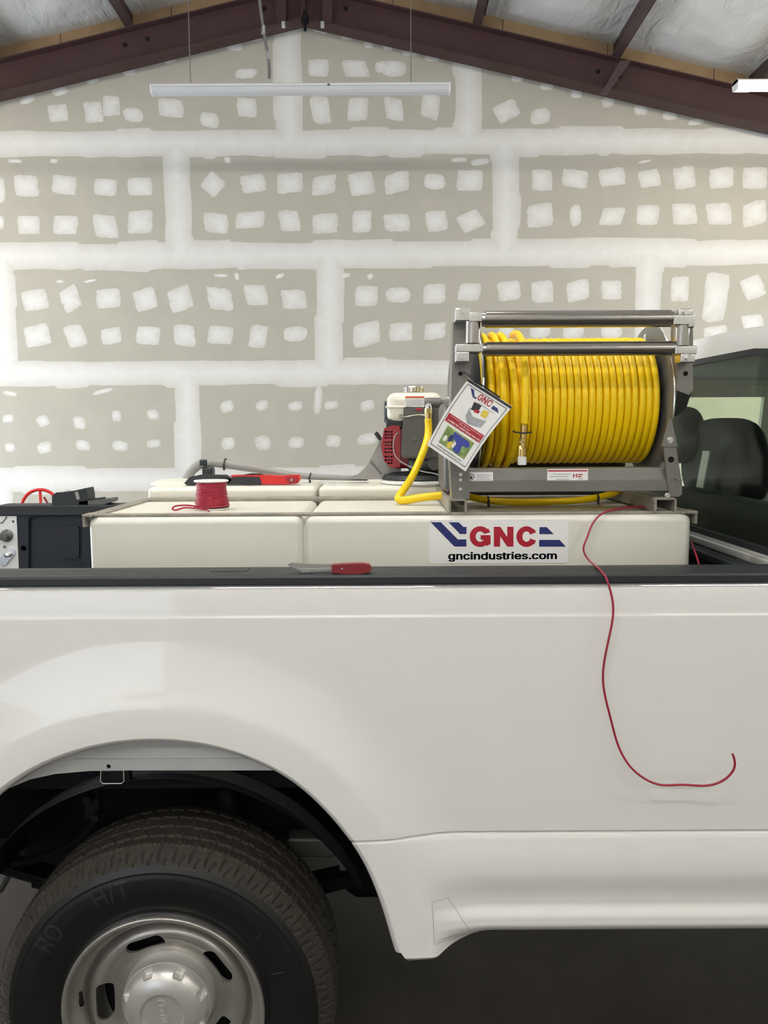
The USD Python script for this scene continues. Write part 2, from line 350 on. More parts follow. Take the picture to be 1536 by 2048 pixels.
PATCHES = [(116,226,36,30,0),(187,224,34,38,10),(223,212,32,36,0),(267,230,36,26,5),(342,216,46,32,0),(419,240,36,27,-15),(494,215,36,34,0),(492,147,40,18,0),(641,220,34,48,0),(716,218,37,42,0),(788,218,34,40,0),(861,211,34,44,-12),(1013,222,44,34,25),(1081,233,38,28,8),
(637,136,38,30,0),(711,137,46,30,5),(762,134,22,20,0),(787,137,46,28,0),(469,91,30,18,0),(508,76,28,12,0),(340,120,22,12,15),(259,144,24,12,15),(186,161,24,10,15),(120,182,28,16,15),(55,200,28,12,15),(640,61,28,9,-10),(694,72,22,14,0),(737,86,18,18,0),(775,93,18,14,0),(823,103,32,16,-5),(865,115,28,14,-5),(1035,156,22,14,0),(1094,172,24,14,0),(1153,186,22,18,0),(1216,203,24,20,0),(1281,220,24,18,0),(1339,231,26,16,0),(1393,243,30,12,0),(412,185,30,10,0),
(2,380,16,46,0),(53,372,44,38,0),(129,370,46,34,0),(211,374,42,30,0),(280,373,46,32,0),(426,369,36,36,45),(506,367,46,32,0),(580,366,48,36,0),(648,370,44,34,8),(723,367,46,42,5),(794,365,46,36,10),(869,363,40,28,0),(940,361,48,38,5),(1084,360,38,38,-4),(1150,357,48,32,0),(1224,354,48,32,8),(1299,357,40,32,10),(1369,355,40,40,12),(1443,356,46,36,0),(1510,356,46,38,3),
(2,445,12,24,0),(58,450,42,34,0),(131,450,46,34,-4),(211,453,44,42,0),(280,444,46,42,0),(432,446,46,36,0),(500,440,54,30,0),(579,442,38,38,8),(650,447,48,36,0),(724,443,36,40,5),(794,445,48,32,0),(873,442,40,38,10),(941,442,44,34,22),(1080,431,48,42,5),(1151,431,22,38,0),(1224,433,42,32,-4),(1296,430,42,36,0),(1369,428,46,38,0),(1438,428,46,40,8),(1509,427,46,42,6),
(70,600,48,38,8),(141,598,36,42,28),(217,597,46,36,5),(291,599,42,40,15),(361,598,44,44,15),(440,598,46,42,3),(512,590,42,38,0),(588,599,46,36,0),(75,671,48,40,8),(151,672,36,42,12),(222,672,38,30,6),(296,671,44,34,0),(369,671,40,40,-4),(441,670,48,34,0),(516,673,32,42,-6),(590,668,46,28,-4),
(733,592,44,38,0),(796,590,46,28,0),(869,587,42,36,5),(939,584,42,32,0),(1018,581,42,36,10),(1085,584,42,40,4),(1156,581,42,38,4),(1223,580,38,36,0),(1360,578,34,46,4),(1431,594,44,92,0),(1506,575,40,42,15),(733,668,52,42,15),(802,664,44,34,0),(870,662,40,30,0),(1013,662,30,24,0),(1080,662,40,26,0),(1147,664,40,26,0),(1223,664,40,24,0),(1431,668,44,30,0),(1506,646,40,30,15),
(16,837,22,16,8),(86,842,24,22,15),(159,846,24,24,-4),(233,832,18,22,12),(306,829,22,20,8),(454,813,26,22,20),(524,811,24,18,15),(591,812,28,18,10),(636,800,15,54,-6),(663,810,28,16,8),(735,811,28,20,15),(20,895,20,18,0),(89,895,28,22,8),(166,891,28,20,6),(240,892,30,20,0),(308,887,28,16,0),(456,887,26,24,8),(526,886,30,28,8),(593,885,30,22,0),(667,882,28,24,0),(735,878,40,22,10),(1404,857,26,20,0),(1475,845,26,20,10),
(30,322,26,7,0),(108,322,14,8,0),(455,320,12,12,0),(960,324,34,12,6),(918,320,30,8,0),(560,552,16,8,10),(120,563,14,5,0),(180,562,24,5,8),(442,551,26,6,0),(474,553,8,14,0),(1290,323,24,5,6),(740,553,12,10,20),(690,551,20,9,0),(205,783,40,8,8),(20,787,28,9,-8)]
NB = 14
for k, (px, py, w, h, rot) in enumerate(PATCHES):
    r = np.random.default_rng(500 + k)
    c = P(px, py, YW); sc = YW / FPX
    W2, H2, a = w * sc / 2 * 1.03, h * sc / 2 * 1.03, math.radians(rot + r.normal(0, 3))
    th = np.linspace(0, 2 * np.pi, 20, endpoint=False) + np.pi / 20
    e = 9.0 if min(w, h) > 28 else 3.0
    rad = (np.abs(np.cos(th)) ** e + np.abs(np.sin(th)) ** e) ** (-1 / e)
    shear = r.normal(0, .09)
    x, z = np.cos(th) * rad * (1 + r.normal(0, .03, 20)), np.sin(th) * rad * (1 + r.normal(0, .03, 20))
    x = x + shear * z; z = z + r.normal(0, .07) * x
    X, Z = (x * W2) * math.cos(a) - (z * H2) * math.sin(a), (x * W2) * math.sin(a) + (z * H2) * math.cos(a)
    cx, cz = r.normal(0, .12) * W2, r.normal(0, .12) * H2
    rings, vals = [], []
    lim = .6 if py < 770 else .45
    for s, v_, t_ in ((1, lim - .12, 0), (1, lim - .12, .0006), (.9, lim, .0012), (.55, lim + .22, .0022)):
        px_, pz_ = cx * (1 - s) + X * s, cz * (1 - s) + Z * s
        rings.append(np.c_[c[0] + px_, np.full(20, YW - t_), c[2] + pz_]); vals.append(np.full(20, v_) + r.normal(0, .07, 20))
    V = np.vstack(rings + [[c[0] + cx, YW - .0024, c[2] + cz]]); vals = np.r_[np.concatenate(vals), lim + .5]
    f = []
    for q in range(3):
        for j in range(20):
            j2 = (j + 1) % 20; f += [[q * 20 + j, q * 20 + j2, (q + 1) * 20 + j2], [q * 20 + j, (q + 1) * 20 + j2, (q + 1) * 20 + j]]
    f += [[60 + j, 60 + (j + 1) % 20, 80] for j in range(20)]
    m = trimesh.Trimesh(V, f, process=False)
    if m.face_normals[-1, 1] > 0: m.invert()
    obj('joint_compound_patch', m, MUD, wall, prim_var=vals)

# the other walls; the one behind the camera has an open bay door that lets the daylight in
def side_wall(x0, x1, hole):
    g = sbox(RY0, FZ, RY1 + .1, zroof((x0 + x1) / 2) + .05)
    if hole: g = g.difference(sbox(SY0, FZ - .1, SY1, SZ))
    return prism(g, 'x', x0, x1)
obj('wall_left', side_wall(RX0 - .12, RX0, True), PRIMER_WALL, kind='structure', smooth=False)
obj('wall_right', side_wall(RX1, RX1 + .12, True), PRIMER_WALL, kind='structure', smooth=False)
obj('wall_front', prism(Polygon(gable).difference(sbox(DX0, -.1, DX1, DZ)), 'y', RY0 - .12, RY0), PRIMER_WALL, kind='structure', smooth=False)

# roof: insulation between the purlins
PURX = [RXR + s * d for s in (-1, 1) for d in (0.38, 1.77, 3.17, 4.58, 5.98)]
def insulation():
    xs = np.unique(np.r_[np.linspace(RX0 - .1, RX1 + .1, 190), RXR]); ys = np.r_[np.linspace(RY0, 3.0, 30), np.linspace(3.1, RY1 + .1, 130)]
    Xg, Yg = np.meshgrid(xs, ys, indexing='ij')
    d = np.abs(Xg - RXR); u = np.clip((d - .38) / 1.40, -.3, 9); sag = np.sin(np.pi * (u % 1)) ** 2 * np.clip((8.42 - Yg) / .5, .12, 1)
    q = np.stack([Xg * 1.6 + Yg * .35, Yg * .6 - Xg * .25, Xg * 0], -1)
    fold = (np.abs(meshkit.fbm(q * 1.6, 4, 5) - .5) * .16 - .03) * (0.25 + sag)
    ridge = .012 * np.sin(Yg * 9 + Xg * 3.5 + 3 * meshkit.noise(q * 2, 8)) * sag
    Zg = RZB - SL * d + BEAM_H + PUR_H - .01 - .055 * sag - fold * .9 * np.clip((8.42 - Yg) / .4, .1, 1) + ridge * .7
    n = len(ys); v = np.c_[Xg.ravel(), Yg.ravel(), Zg.ravel()]; k = len(v)
    v = np.vstack([v, v + [0, 0, .09]])
    i, j = np.meshgrid(np.arange(len(xs) - 1), np.arange(n - 1), indexing='ij'); i, j = i.ravel(), j.ravel()
    qd = np.c_[i * n + j, i * n + j + 1, (i + 1) * n + j + 1, (i + 1) * n + j]
    f = np.vstack([qd[:, [0, 1, 2]], qd[:, [0, 2, 3]]])
    return trimesh.Trimesh(v, np.vstack([f, f[:, ::-1] + k]), process=False)
obj('ceiling', insulation(), INSUL, kind='structure', smooth=True, label='white vinyl roof insulation sagging between the purlins')

# kraft boards above the rafters
tr = thing('trim_1', 'tan kraft strip between rafter top and white insulation', None, (0, 8.40, 0), kind='structure')
seams = [RX0] + [X_(x, 90, 8.39) for x in (-560, -220, 122, 345, 565, 787, 1005, 1215, 1430, 1650)] + [RX1]
for a, b in zip(seams[:-1], seams[1:]):
    pts = [(a + .004, zbot(a) + .30), (b - .004, zbot(b) + .30), (b - .004, zroof(b) + .02), (a + .004, zroof(a) + .02)]
    if a < RXR < b: pts = [pts[0], (RXR, zbot(RXR) + .3), pts[1], pts[2], (RXR, zroof(RXR) + .02), pts[3]]
    obj('kraft_board', prism(pts, 'y', 8.385, 8.40), TAN, tr, smooth=False)

# rafters (I-beams) and what is bolted on them
for s, lab in ((-1, 'brown steel rafter rising from the left to the ridge'), (1, 'brown steel rafter falling from the ridge to the right')):
    xe = RX0 if s < 0 else RX1
    r = thing('rafter', lab, None, (RXR, 8.25, RZB), kind='structure')
    def strip(h0, h1, y0, y1):
        return prism([(RXR, RZB + h0), (xe, zbot(xe) + h0), (xe, zbot(xe) + h1), (RXR, RZB + h1)], 'y', y0, y1)
    obj('web', strip(0.008, BEAM_H - .008, 8.245, 8.255), BEAM, r, smooth=False)
    obj('bottom_flange', strip(0, .012, 8.16, 8.34), BEAM, r, smooth=False)
    obj('top_flange', strip(BEAM_H - .012, BEAM_H, 8.16, 8.34), BEAM, r, smooth=False)
    for px, py in (((250, 90), (295, 78), (528, 18)) if s < 0 else ((692, 17), (1196, 143), (1239, 154))):
        c = P(px, py, 8.243); obj('bolt_hole', lathe([(0, 0), (.022, 0), (.022, -.004), (.012, -.006), (0, -.006)], c, 'y', 14), DARK, r)
    end = .06
    obj('splice_plate', prism([(RXR + s * .002, RZB + .0), (RXR + s * .018, RZB - .0), (RXR + s * .018, RZB + BEAM_H), (RXR + s * .002, RZB + BEAM_H)], 'y', 8.15, 8.35), BEAM, r, smooth=False)
    px = 563 if s < 0 else 655
    x = X_(px, 30, 8.2)
    obj('stiffener', box(x - .05, x + .05, 8.17, 8.245, zbot(x) + .012, zbot(x) + BEAM_H), BEAM, r, smooth=False)
    c = P(567 if s < 0 else 645, 50, 8.15)
    obj('clip', rbox(c[0] - .018, c[0] + .018, 8.13, 8.16, c[2] - .03, c[2] + .03, .006), CABTRIM, r)
    if s > 0:
        c = P(610, 40, 8.14); obj('ridge_bolt', join([rod(c + [0, 0, .09], c - [0, 0, .10], .016, 10), lathe([(0, -.03), (.04, -.03), (.04, .02), (0, .02)], c, 'z', 8)]), DARK, r)
        a, b = P(1250, 122, 8.10), P(1208, 188, 8.10)
        obj('flange_brace', prism([(a[0] - .05, a[2]), (b[0] - .035, b[2]), (b[0] + .035, b[2]), (a[0] + .06, a[2])], 'y', 8.09, 8.13), PURL, r, smooth=False)
for k, x in enumerate(PURX):
    s = 1 if x > RXR else -1
    z0 = zbot(x) + BEAM_H; w = .075; t = .006
    pts = [(x - w if s > 0 else x + w, z0), (x, z0), (x, z0 + PUR_H - t), (x + s * w, z0 + PUR_H - t - SL * w), (x + s * w, z0 + PUR_H - SL * w), (x - s * t, z0 + PUR_H), (x - s * t, z0 + t), (x - s * w, z0 + t)]
    pts = [(x - s * w, z0 + SL * w), (x, z0), (x + s * .012, z0), (x + s * .012, z0 + PUR_H - .02), (x + s * w, z0 + PUR_H - .02 - SL * w), (x + s * w, z0 + PUR_H - SL * w), (x - s * .0, z0 + PUR_H), (x - s * .0, z0 + .012), (x - s * w, z0 + SL * w + .012)]
    obj('purlin', prism(pts, 'y', RY0, 8.39), PURL, kind='structure', smooth=False,
        label=None)

# ------------------------------------------------------------------ strip lamps
def strip_lamp(xc, y, z, lit, label, group=None, hang=True, conduit=None):
    L, W, H = 2.44, .115, .075
    t = thing('strip_light', label, 'light', (xc, y, z), group)
    prof = [(y - W / 2 + .004, z + .060), (y - W / 2 + .004, z + .048), (y + W / 2 - .004, z + .048), (y + W / 2 - .004, z + .060), (y + .035, z + H), (y - .035, z + H)]
    obj('housing', prism(prof, 'x', xc - L / 2, xc + L / 2), HOUS, t)
    lens = [(y - W / 2 + .006, z + .049), (y - W / 2 - .002, z + .040), (y - W / 2 + .010, z + .012), (y - .03, z), (y + .03, z), (y + W / 2 - .010, z + .012), (y + W / 2 + .002, z + .040), (y + W / 2 - .006, z + .049)]
    obj('diffuser', prism(lens, 'x', xc - L / 2 + .012, xc + L / 2 - .012), (LENS_WARM if y > 5 else LENS_ON) if lit else LENS_OFF, t)
    for s in (-1, 1):
        x = xc + s * (L / 2 - .006)
        obj('end_cap', prism([(y - W / 2 - .002, z + .056), (y - W / 2 + .010, z + .010), (y - .03, z - .003), (y + .03, z - .003), (y + W / 2 - .010, z + .010), (y + W / 2 + .002, z + .056), (y + .036, z + H + .002), (y - .036, z + H + .002)], 'x', x - .006, x + .006), HOUS, t)
        xx = xc + s * .90
        obj('hanging_cable', rod((xx, y, z + H - .002), (xx, y, zroof(xx) + .02), .004, 6), GALV, t)
    if conduit is not None:
        obj('conduit', tube(smooth_path(conduit, 10), .012, 8), GALV, t)
        for q in (0, 1):
            c = np.asarray(conduit[1 + q * 1]); obj('coupling', rod(c - [0, 0, .03], c + [0, 0, .03], .018, 10), CHROME, t)
        c = P(651, 163, 6.2); obj('knockout', rod((c[0], y - W / 2 - .001, z + .047), (c[0], y - W / 2 + .01, z + .047), .012, 10), GUARD, t)
    return t
YL = 6.62
cA, cB = P(303, 170, YL), P(900, 166, YL)
xcL, zL = (cA[0] + cB[0]) / 2, Z_(183, YL - .05, 600)
con = [P(538, 157, YL), P(536, 112, YL), P(527, 60, YL), P(519, 0, YL), P(512, -60, YL)]
strip_lamp(xcL, YL, zL, False, 'white strip light hanging unlit below the roof ridge, on two thin cables', conduit=con)
strip_lamp(P(1470, 165, YL)[0] + 1.22, YL, zL + .01, True, 'glowing strip light cut off by the right edge of the picture')
GL = 'lit strip lights out of the picture'
strip_lamp(xcL - 4.75, YL, zL, True, 'glowing strip light by the gable wall, left of the picture', GL)
for yy, row in ((2.4, 'above the truck'), (-0.9, 'above the camera'), (-4.2, 'by the bay door behind the camera')):
    for k, side in ((-1, 'left'), (0, 'middle'), (1, 'right')):
        strip_lamp(xcL + 4.75 * k, yy, zL, True, f'glowing strip light {row}, {side} one of its row', GL)

# ------------------------------------------------------------------ the pickup truck
YF, YB = 1.748, 1.785                                       # flare face, body side
TX0, TX1 = -1.74, 0.985
YFAR = 3.45                                                 # inner face of the far bed side
ZC = Z_(1168, YB); ZR = Z_(1150, YB - .004)
truck = thing('pickup_truck', 'white pickup truck parked side-on with open bed', 'truck', (0, 2.7, 0))

arch_px = [(-190, 1960), (-176, 1893), (-150, 1810), (-110, 1725), (-60, 1655), (0, 1592), (60, 1548), (150, 1508), (225, 1490), (300, 1483), (370, 1486), (430, 1496), (500, 1518), (560, 1547), (615, 1587), (660, 1632), (695, 1675), (725, 1722), (752, 1782), (772, 1842), (786, 1890), (789, 1899)]
arch = np.array([P(x, y, YF + .020)[[0, 2]] for x, y in arch_px])
_t = np.r_[0, np.cumsum(np.linalg.norm(np.diff(arch, axis=0), axis=1))]
ARCH = CubicSpline(_t, arch)(np.linspace(0, _t[-1], 500))
tang = np.gradient(ARCH, axis=0); tang /= np.linalg.norm(tang, axis=1, keepdims=True)
nrm = np.c_[-tang[:, 1], tang[:, 0]]                        # away from the opening
if nrm[250, 1] < 0: nrm = -nrm
LIP = .016
EDGE = ARCH + nrm * LIP                                     # where the flare's flat face begins
tree = cKDTree(np.vstack([EDGE, EDGE[-1] + np.outer(np.linspace(0, .3, 60), [tang[-1][0], tang[-1][1]])]))
zpx = lambda y: Z_(y, 1.78)
prof_px = [(1150, 1.800), (1168, 1.797), (1185, 1.791), (1215, 1.7875), (1230.5, 1.7865), (1232, 1.7860), (1235, 1.7842), (1236.5, 1.7838), (1250, 1.7836), (1330, 1.782), (1450, 1.781), (1600, 1.782), (1668, 1.784), (1680, 1.780), (1732, 1.7715), (1742, 1.7715), (1800, 1.786), (1812, 1.787), (1838, 1.776), (1848, 1.776), (1866, 1.790), (1880, 1.820), (1960, 1.90)]
_pz = np.array([zpx(y) for y, _ in prof_px])[::-1]; _py = np.array([y for _, y in prof_px])[::-1]
PROF = PchipInterpolator(_pz, _py)
ZGRV = zpx(1668)
def body_y(x, z):
    s = tree.query(np.c_[np.ravel(x), np.ravel(z)])[0].reshape(np.shape(x))
    w, ramp = .080, .15
    d_ = np.sqrt((s - w) ** 2 + .006 ** 2) / 2 + (s - w) / 2
    k = (1 - np.clip(d_ / ramp, 0, 1)) ** 1.7
    flat = YF + .004 * np.clip(s / w, 0, 1) ** 2 + .012 * np.exp(-(s / .006) ** 2) * 0
    yb = PROF(z)
    # towards the bottom the rocker rolls under more than the flare does
    y = yb + (flat - yb) * k
    bottom = np.clip((zpx(1875) - z) / .05, 0, 1)
    sx = np.clip((x - X_(867, 1890, YF)) / .06, 0, 1)
    zz = z - np.interp(x, [X_(690, 1672, YB), X_(880, 1664, YB), TX1], [-.004, 0, 0])
    y = y + .010 * np.exp(-((zz - ZGRV) / .0022) ** 2)
    return y
lo_px = [(804, 1898), (812, 1898), (866, 1897), (885, 1892), (905, 1887), (950, 1880), (1100, 1874), (1300, 1870), (1536, 1866), (1700, 1864)]
LO = np.array([[X_(x, y, 1.79), Z_(y, 1.79)] for x, y in lo_px])
bound = np.vstack([[[TX0, Z_(1880, 1.78)], [EDGE[30, 0] - .08, Z_(1890, 1.78)]], EDGE[30:], LO[1:]])
bx, idx = np.unique(np.round(bound[:, 0], 5), return_index=True); bz = bound[idx, 1]
def side_panel():
    xs = np.unique(np.r_[np.linspace(TX0, TX1, 520), EDGE[40::4, 0], LO[1:, 0], np.linspace(LO[2, 0] - .09, LO[2, 0] + .13, 50)])
    xs = xs[np.r_[True, np.diff(xs) > 4e-4]]; xs = xs[(xs >= TX0) & (xs <= TX1)]
    zs = np.unique(np.r_[np.linspace(Z_(1900, 1.78), ZC, 210), ZGRV + np.linspace(-.012, .012, 33), np.linspace(zpx(1880), zpx(1660), 70), np.linspace(zpx(1240), ZC, 20), np.linspace(zpx(1239), zpx(1228), 16)])
    zb = np.interp(xs, bx, bz)
    Xg, Zg = np.meshgrid(xs, zs, indexing='ij'); Zg = np.maximum(Zg, zb[:, None])
    Yg = body_y(Xg, Zg); e = 8e-4
    gx = (body_y(Xg + e, Zg) - body_y(Xg - e, Zg)) / (2 * e); gz = (body_y(Xg, Zg + e) - body_y(Xg, Zg - e)) / (2 * e)
    N = np.stack([gx, -np.ones_like(gx), gz], -1); N /= np.linalg.norm(N, axis=-1, keepdims=True)
    n = len(zs); i, j = np.meshgrid(np.arange(len(xs) - 1), np.arange(n - 1), indexing='ij'); i, j = i.ravel(), j.ravel()
    q = np.c_[i * n + j, (i + 1) * n + j, (i + 1) * n + j + 1, i * n + j + 1]
    f = np.vstack([q[:, [0, 1, 2]], q[:, [0, 2, 3]]])
    m = trimesh.Trimesh(np.c_[Xg.ravel(), Yg.ravel(), Zg.ravel()], f, process=False)
    m.update_faces(m.area_faces > 1e-10)
    if m.face_normals[:, 1].mean() > 0: m.invert()
    return m, N.reshape(-1, 3)
pm, pn = side_panel()
bed_side = obj('bed_side', pm, PAINT, truck, normals=pn, label='white outer side of the bed with wheel arch')
def strip_mesh(curves):
    k, n = len(curves), len(curves[0]); v = np.vstack(curves)
    i, j = np.meshgrid(np.arange(k - 1), np.arange(n - 1), indexing='ij'); i, j = i.ravel(), j.ravel()
    q = np.c_[i * n + j, i * n + j + 1, (i + 1) * n + j + 1, (i + 1) * n + j]
    return trimesh.Trimesh(v, np.vstack([q[:, [0, 1, 2]], q[:, [0, 2, 3]]]), process=False)
E, N2 = EDGE[26:], nrm[26:]
yE = body_y(E[:, 0], E[:, 1])
lipc = []
for off, dy in ((0, 0), (-.002, .0006), (-.007, .0045), (-.0125, .0105), (-.0155, .018), (-.016, .034), (.004, .036), (.006, .04)):
    p = E + N2 * off; lipc.append(np.c_[p[:, 0], yE + dy, p[:, 1]])
lm = strip_mesh(lipc)
if lm.face_normals[:len(E), 1].mean() > 0: lm.invert()
obj('wheel_arch_lip', lm, PAINT, truck, smooth=True)
# the lower rim of the side turns under
xl = np.linspace(LO[0, 0], TX1, 160); zl = np.interp(xl, bx, bz); yl = body_y(xl, zl)
un = strip_mesh([np.c_[xl, yl + a, zl + b] for a, b in ((0, 0), (.004, -.003), (.03, -.004), (.09, .004), (.09, .03))])
obj('rocker_flange', un, PAINT, truck, smooth=True)
# door-edge film at the foot of the flare
fp = [(863, 1797), (895, 1795), (948, 1872), (868, 1880)]
def on_side(pts, t): return [np.r_[X_(x, y, 1.775), Z_(y, 1.775)] for x, y in pts]
fl = on_side(fp, 0); path = []
for a, b in zip(fl, fl[1:] + fl[:1]):
    for q in np.linspace(0, 1, 12, endpoint=False):
        p = a + (b - a) * q; path.append([p[0], float(body_y(np.array([p[0]]), np.array([p[1]]))[0]) - .0004, p[1]])
obj('stone_guard_film', tube(path + path[:1], .0007, 5), mat('film_edge', (.45, .44, .42), .5), truck, label='thin clear film outline at the foot of the flare')

# rail caps
def rail(y0, y1, z0, z1, x0, x1, front=True):
    pts = [(y0 + .003, z0), (y0, z0 + .004), (y0, z1 - .006), (y0 + .005, z1 - .001)]
    n = 5
    for k in range(n):
        a = y0 + .03 + k * (y1 - y0 - .06) / n
        pts += [(a, z1), (a + .002, z1 - .0018), (a + .004, z1)]
    pts += [(y1 - .006, z1 - .001), (y1, z1 - .006), (y1, z0 - .03), (y1 - .006, z0 - .03), (y1 - .006, z0)]
    return prism(pts, 'x', x0, x1)
obj('bed_rail_cap', rail(YB - .004, YB + .125, ZC - .002, ZR, TX0, TX1), BLACKP, truck, label='black plastic rail cap on the near bed side')
cx0, cx1 = X_(425, 1136, 1.86), X_(497, 1136, 1.86)
obj('stake_pocket_cover', rbox(cx0, cx1, 1.835, 1.885, ZR - .002, ZR + .0025, .002), BLACKP, truck)
obj('bed_side_inner', prism([(YB + .02, 1.09), (YB + .118, 1.09), (YB + .118, ZC), (YB + .02, ZC)], 'x', TX0 + .01, TX1 - .005), LINER, truck, smooth=False, label='black lined inner face of the near bed side')
ZFR = Z_(1010, YFAR, 150)
obj('bed_rail_cap', rail(YFAR - .008, YFAR + .125, ZFR - .048, ZFR, TX0, TX1), BLACKP, truck, label='black plastic rail cap on the far bed side')
fx0, fx1 = X_(33, 1070, YFAR), TX1 - .005
hole = Point(X_(47, 1097, YFAR), Z_(1097, YFAR, 47)).buffer(.013)
rec = [P(x, y, YFAR)[[0, 2]] for x, y in ((62, 1040), (115, 1030), (160, 1030), (160, 1200), (62, 1200))]
far = Polygon([(fx0, .95), (fx1, .95), (fx1, ZFR - .03), (fx0, ZFR - .03)]).difference(hole)
obj('bed_side_inner', [prism(far.difference(Polygon(rec).buffer(.012)), 'y', YFAR, YFAR + .02), prism(far, 'y', YFAR + .018, YFAR + .11)], LINER, truck, smooth=False, label='dark blue-black lined face of the far bed side')
bp = [P(x, y, YFAR + .015)[[0, 2]] for x, y in ((128, 1056), (155, 1056), (155, 1112), (128, 1112))]
obj('liner_panel', prism(Polygon(bp).buffer(.01), 'y', YFAR + .008, YFAR + .02), LINER, truck)
obj('far_bed_side_outer', prism([(YFAR + .11, .55), (YFAR + .15, .55), (YFAR + .15, ZFR - .03), (YFAR + .11, ZFR - .03)], 'x', TX0, TX1), PAINT, truck, smooth=False)
jx0, jx1 = TX0 - .03, X_(33, 1070, YFAR)
jamb = Polygon([(jx0, .95), (jx1, .95), (jx1 + .004, ZFR - .20), (jx1 + .006, ZFR - .045), (jx0, ZFR - .045)])
for x, y, r in ((27, 1043, .006), (10, 1094, .007)): jamb = jamb.difference(Point(*P(x, y, YFAR)[[0, 2]]).buffer(r))
jb = obj('tailgate_jamb', prism(jamb, 'y', YFAR - .004, YFAR + .05), SILVER, truck, smooth=False, label='bright painted metal jamb at the bed end')
c = P(14, 1071, YFAR - .004)
obj('striker_knob', lathe([(0, 0), (.028, 0), (.028, -.006), (.02, -.012), (.012, -.03), (.018, -.034), (.018, -.042), (0, -.044)], c, 'y', 24), GUARD, jb)
c = P(14, 1113, YFAR - .004)
obj('latch_plate', join([prism(LineString([(c[0] - .018, c[2] - .022), (c[0] + .02, c[2] + .02)]).buffer(.02), 'y', c[1] - .01, c[1]), lathe([(0, -.01), (.013, -.01), (.011, -.03), (0, -.032)], c + [.012, 0, .01], 'y', 16)]), CHROME, jb)
c = P(3, 1030, YFAR - .004)
obj('corner_bracket', tube([c + [-.05, 0, .02], c + [.012, 0, .02], c + [.022, 0, -.012], c + [.002, 0, -.035], c + [-.05, 0, -.035]], .003, 6), GUARD, jb)
# bed floor and front wall
obj('bed_floor', box(TX0, TX1, YB + .16, YFAR + .1, .90, .96), DARK, truck, smooth=False)
obj('bed_front_wall', [box(TX1 - .03, TX1 - .005, YB + .11, YFAR + .02, .95, ZC - .02), rbox(TX1 - .045, TX1 - .002, YB + .11, YFAR + .02, ZC - .03, ZC, .008)], LINER, truck)

# wheel well
yw = 1.845
pl = [P(x, y, yw)[[0, 2]] for x, y in ((-60, 1640), (10, 1580), (60, 1559), (110, 1548), (180, 1542), (260, 1541), (620, 1541), (640, 1400), (-80, 1400))]
hp = P(217, 1533, yw)
well = Polygon(pl).difference(Point(hp[0], hp[2]).buffer(.0055))
obj('inner_fender', [prism(well, 'y', yw, yw + .004), prism([P(x, y, yw)[[0, 2]] for x, y in ((150, 1521), (700, 1521), (700, 1515), (150, 1517))], 'y', yw - .004, yw + .002)], PAINT_IN, truck, smooth=False, label='grey-white inner fender edge above the tire')
obj('inner_fender_hole', lathe([(0, 0), (.012, 0), (.012, .004), (0, .004)], hp + [0, .006, 0], 'y', 14), DARK, truck)
a = [P(x, y, yw - .004) for x, y in ((202, 1541), (201, 1562), (206, 1567), (243, 1567), (248, 1562), (247, 1541))]
obj('wire_hook', tube(a, .0014, 6), CABTRIM, truck, label='thin wire loop under the inner fender')
bk = P(225, 1552, yw + .012); obj('hook_bracket', rbox(bk[0] - .03, bk[0] + .045, yw + .006, yw + .03, bk[2] - .016, bk[2] + .012, .004), DARK, truck)
WX = X_(325, 2029, 1.80)
well_arc = [(WX + .56 * math.cos(t), .42 + .55 * math.sin(t)) for t in np.linspace(0.46, math.pi - .30, 40)]
obj('wheel_well_liner', strip_mesh([np.c_[np.array(well_arc)[:, 0], np.full(40, y), np.array(well_arc)[:, 1]] for y in (yw + .006, yw + .1, 2.2, 2.25)]), DARK, truck, smooth=True)
obj('wheel_well_back', prism(Polygon([(WX - .62, .62), (WX + .62, .62), (WX + .56, .9), (WX + .3, 1.02), (WX - .3, 1.02), (WX - .56, .9)]), 'y', 2.245, 2.26), DARK, truck, smooth=False)
obj('frame_rail', [rbox(TX0 + .1, 3.4, 2.20, 2.28, .62, .80, .01), rbox(TX0 + .1, 3.4, 3.1, 3.18, .62, .80, .01)], DARK, truck)
# leaf spring with its shackle, axle, shock absorber
def spring(y):
    out = []
    for k, (half, dz) in enumerate(((.72, 0), (.62, -.014), (.48, -.028), (.34, -.042))):
        xs = np.linspace(-half, half, 24); zz = .47 + .16 * (xs / .72) ** 2 + dz
        pts = list(zip(WX + xs, zz)) + list(zip(WX + xs[::-1], zz[::-1] - .012))
        out.append(prism(pts, 'y', y - .035, y + .035))
    return join(out)
obj('leaf_spring', spring(2.18), DARK, truck); obj('leaf_spring', spring(3.14), DARK, truck)
obj('axle', join([rod((WX, 1.95, .39), (WX, 3.4, .39), .045, 20), lathe([(0, -.12), (.1, -.1), (.15, 0), (.1, .1), (0, .12)], (WX, 2.7, .39), 'y', 24)]), DARK, truck)
obj('shock_absorber', join([rod((WX + .22, 2.12, .40), (WX + .10, 2.12, .82), .028, 14), rod((WX + .26, 2.12, .28), (WX + .2, 2.12, .45), .014, 12)]), DARK, truck)
sh = P(610, 1690, 2.12); obj('spring_hanger', [rbox(sh[0] - .05, sh[0] + .09, 2.10, 2.16, sh[2] - .03, sh[2] + .03, .01), rbox(sh[0] + .10, sh[0] + .13, 2.08, 2.12, sh[2] - .06, sh[2] + .06, .008)], GUARD, truck)
obj('brake_hose', tube(smooth_path([P(60, 1600, 2.1), P(180, 1590, 2.05), P(188, 1640, 2.05), P(120, 1700, 2.1), P(20, 1730, 2.1)], 8), .012, 8), DARK, truck)
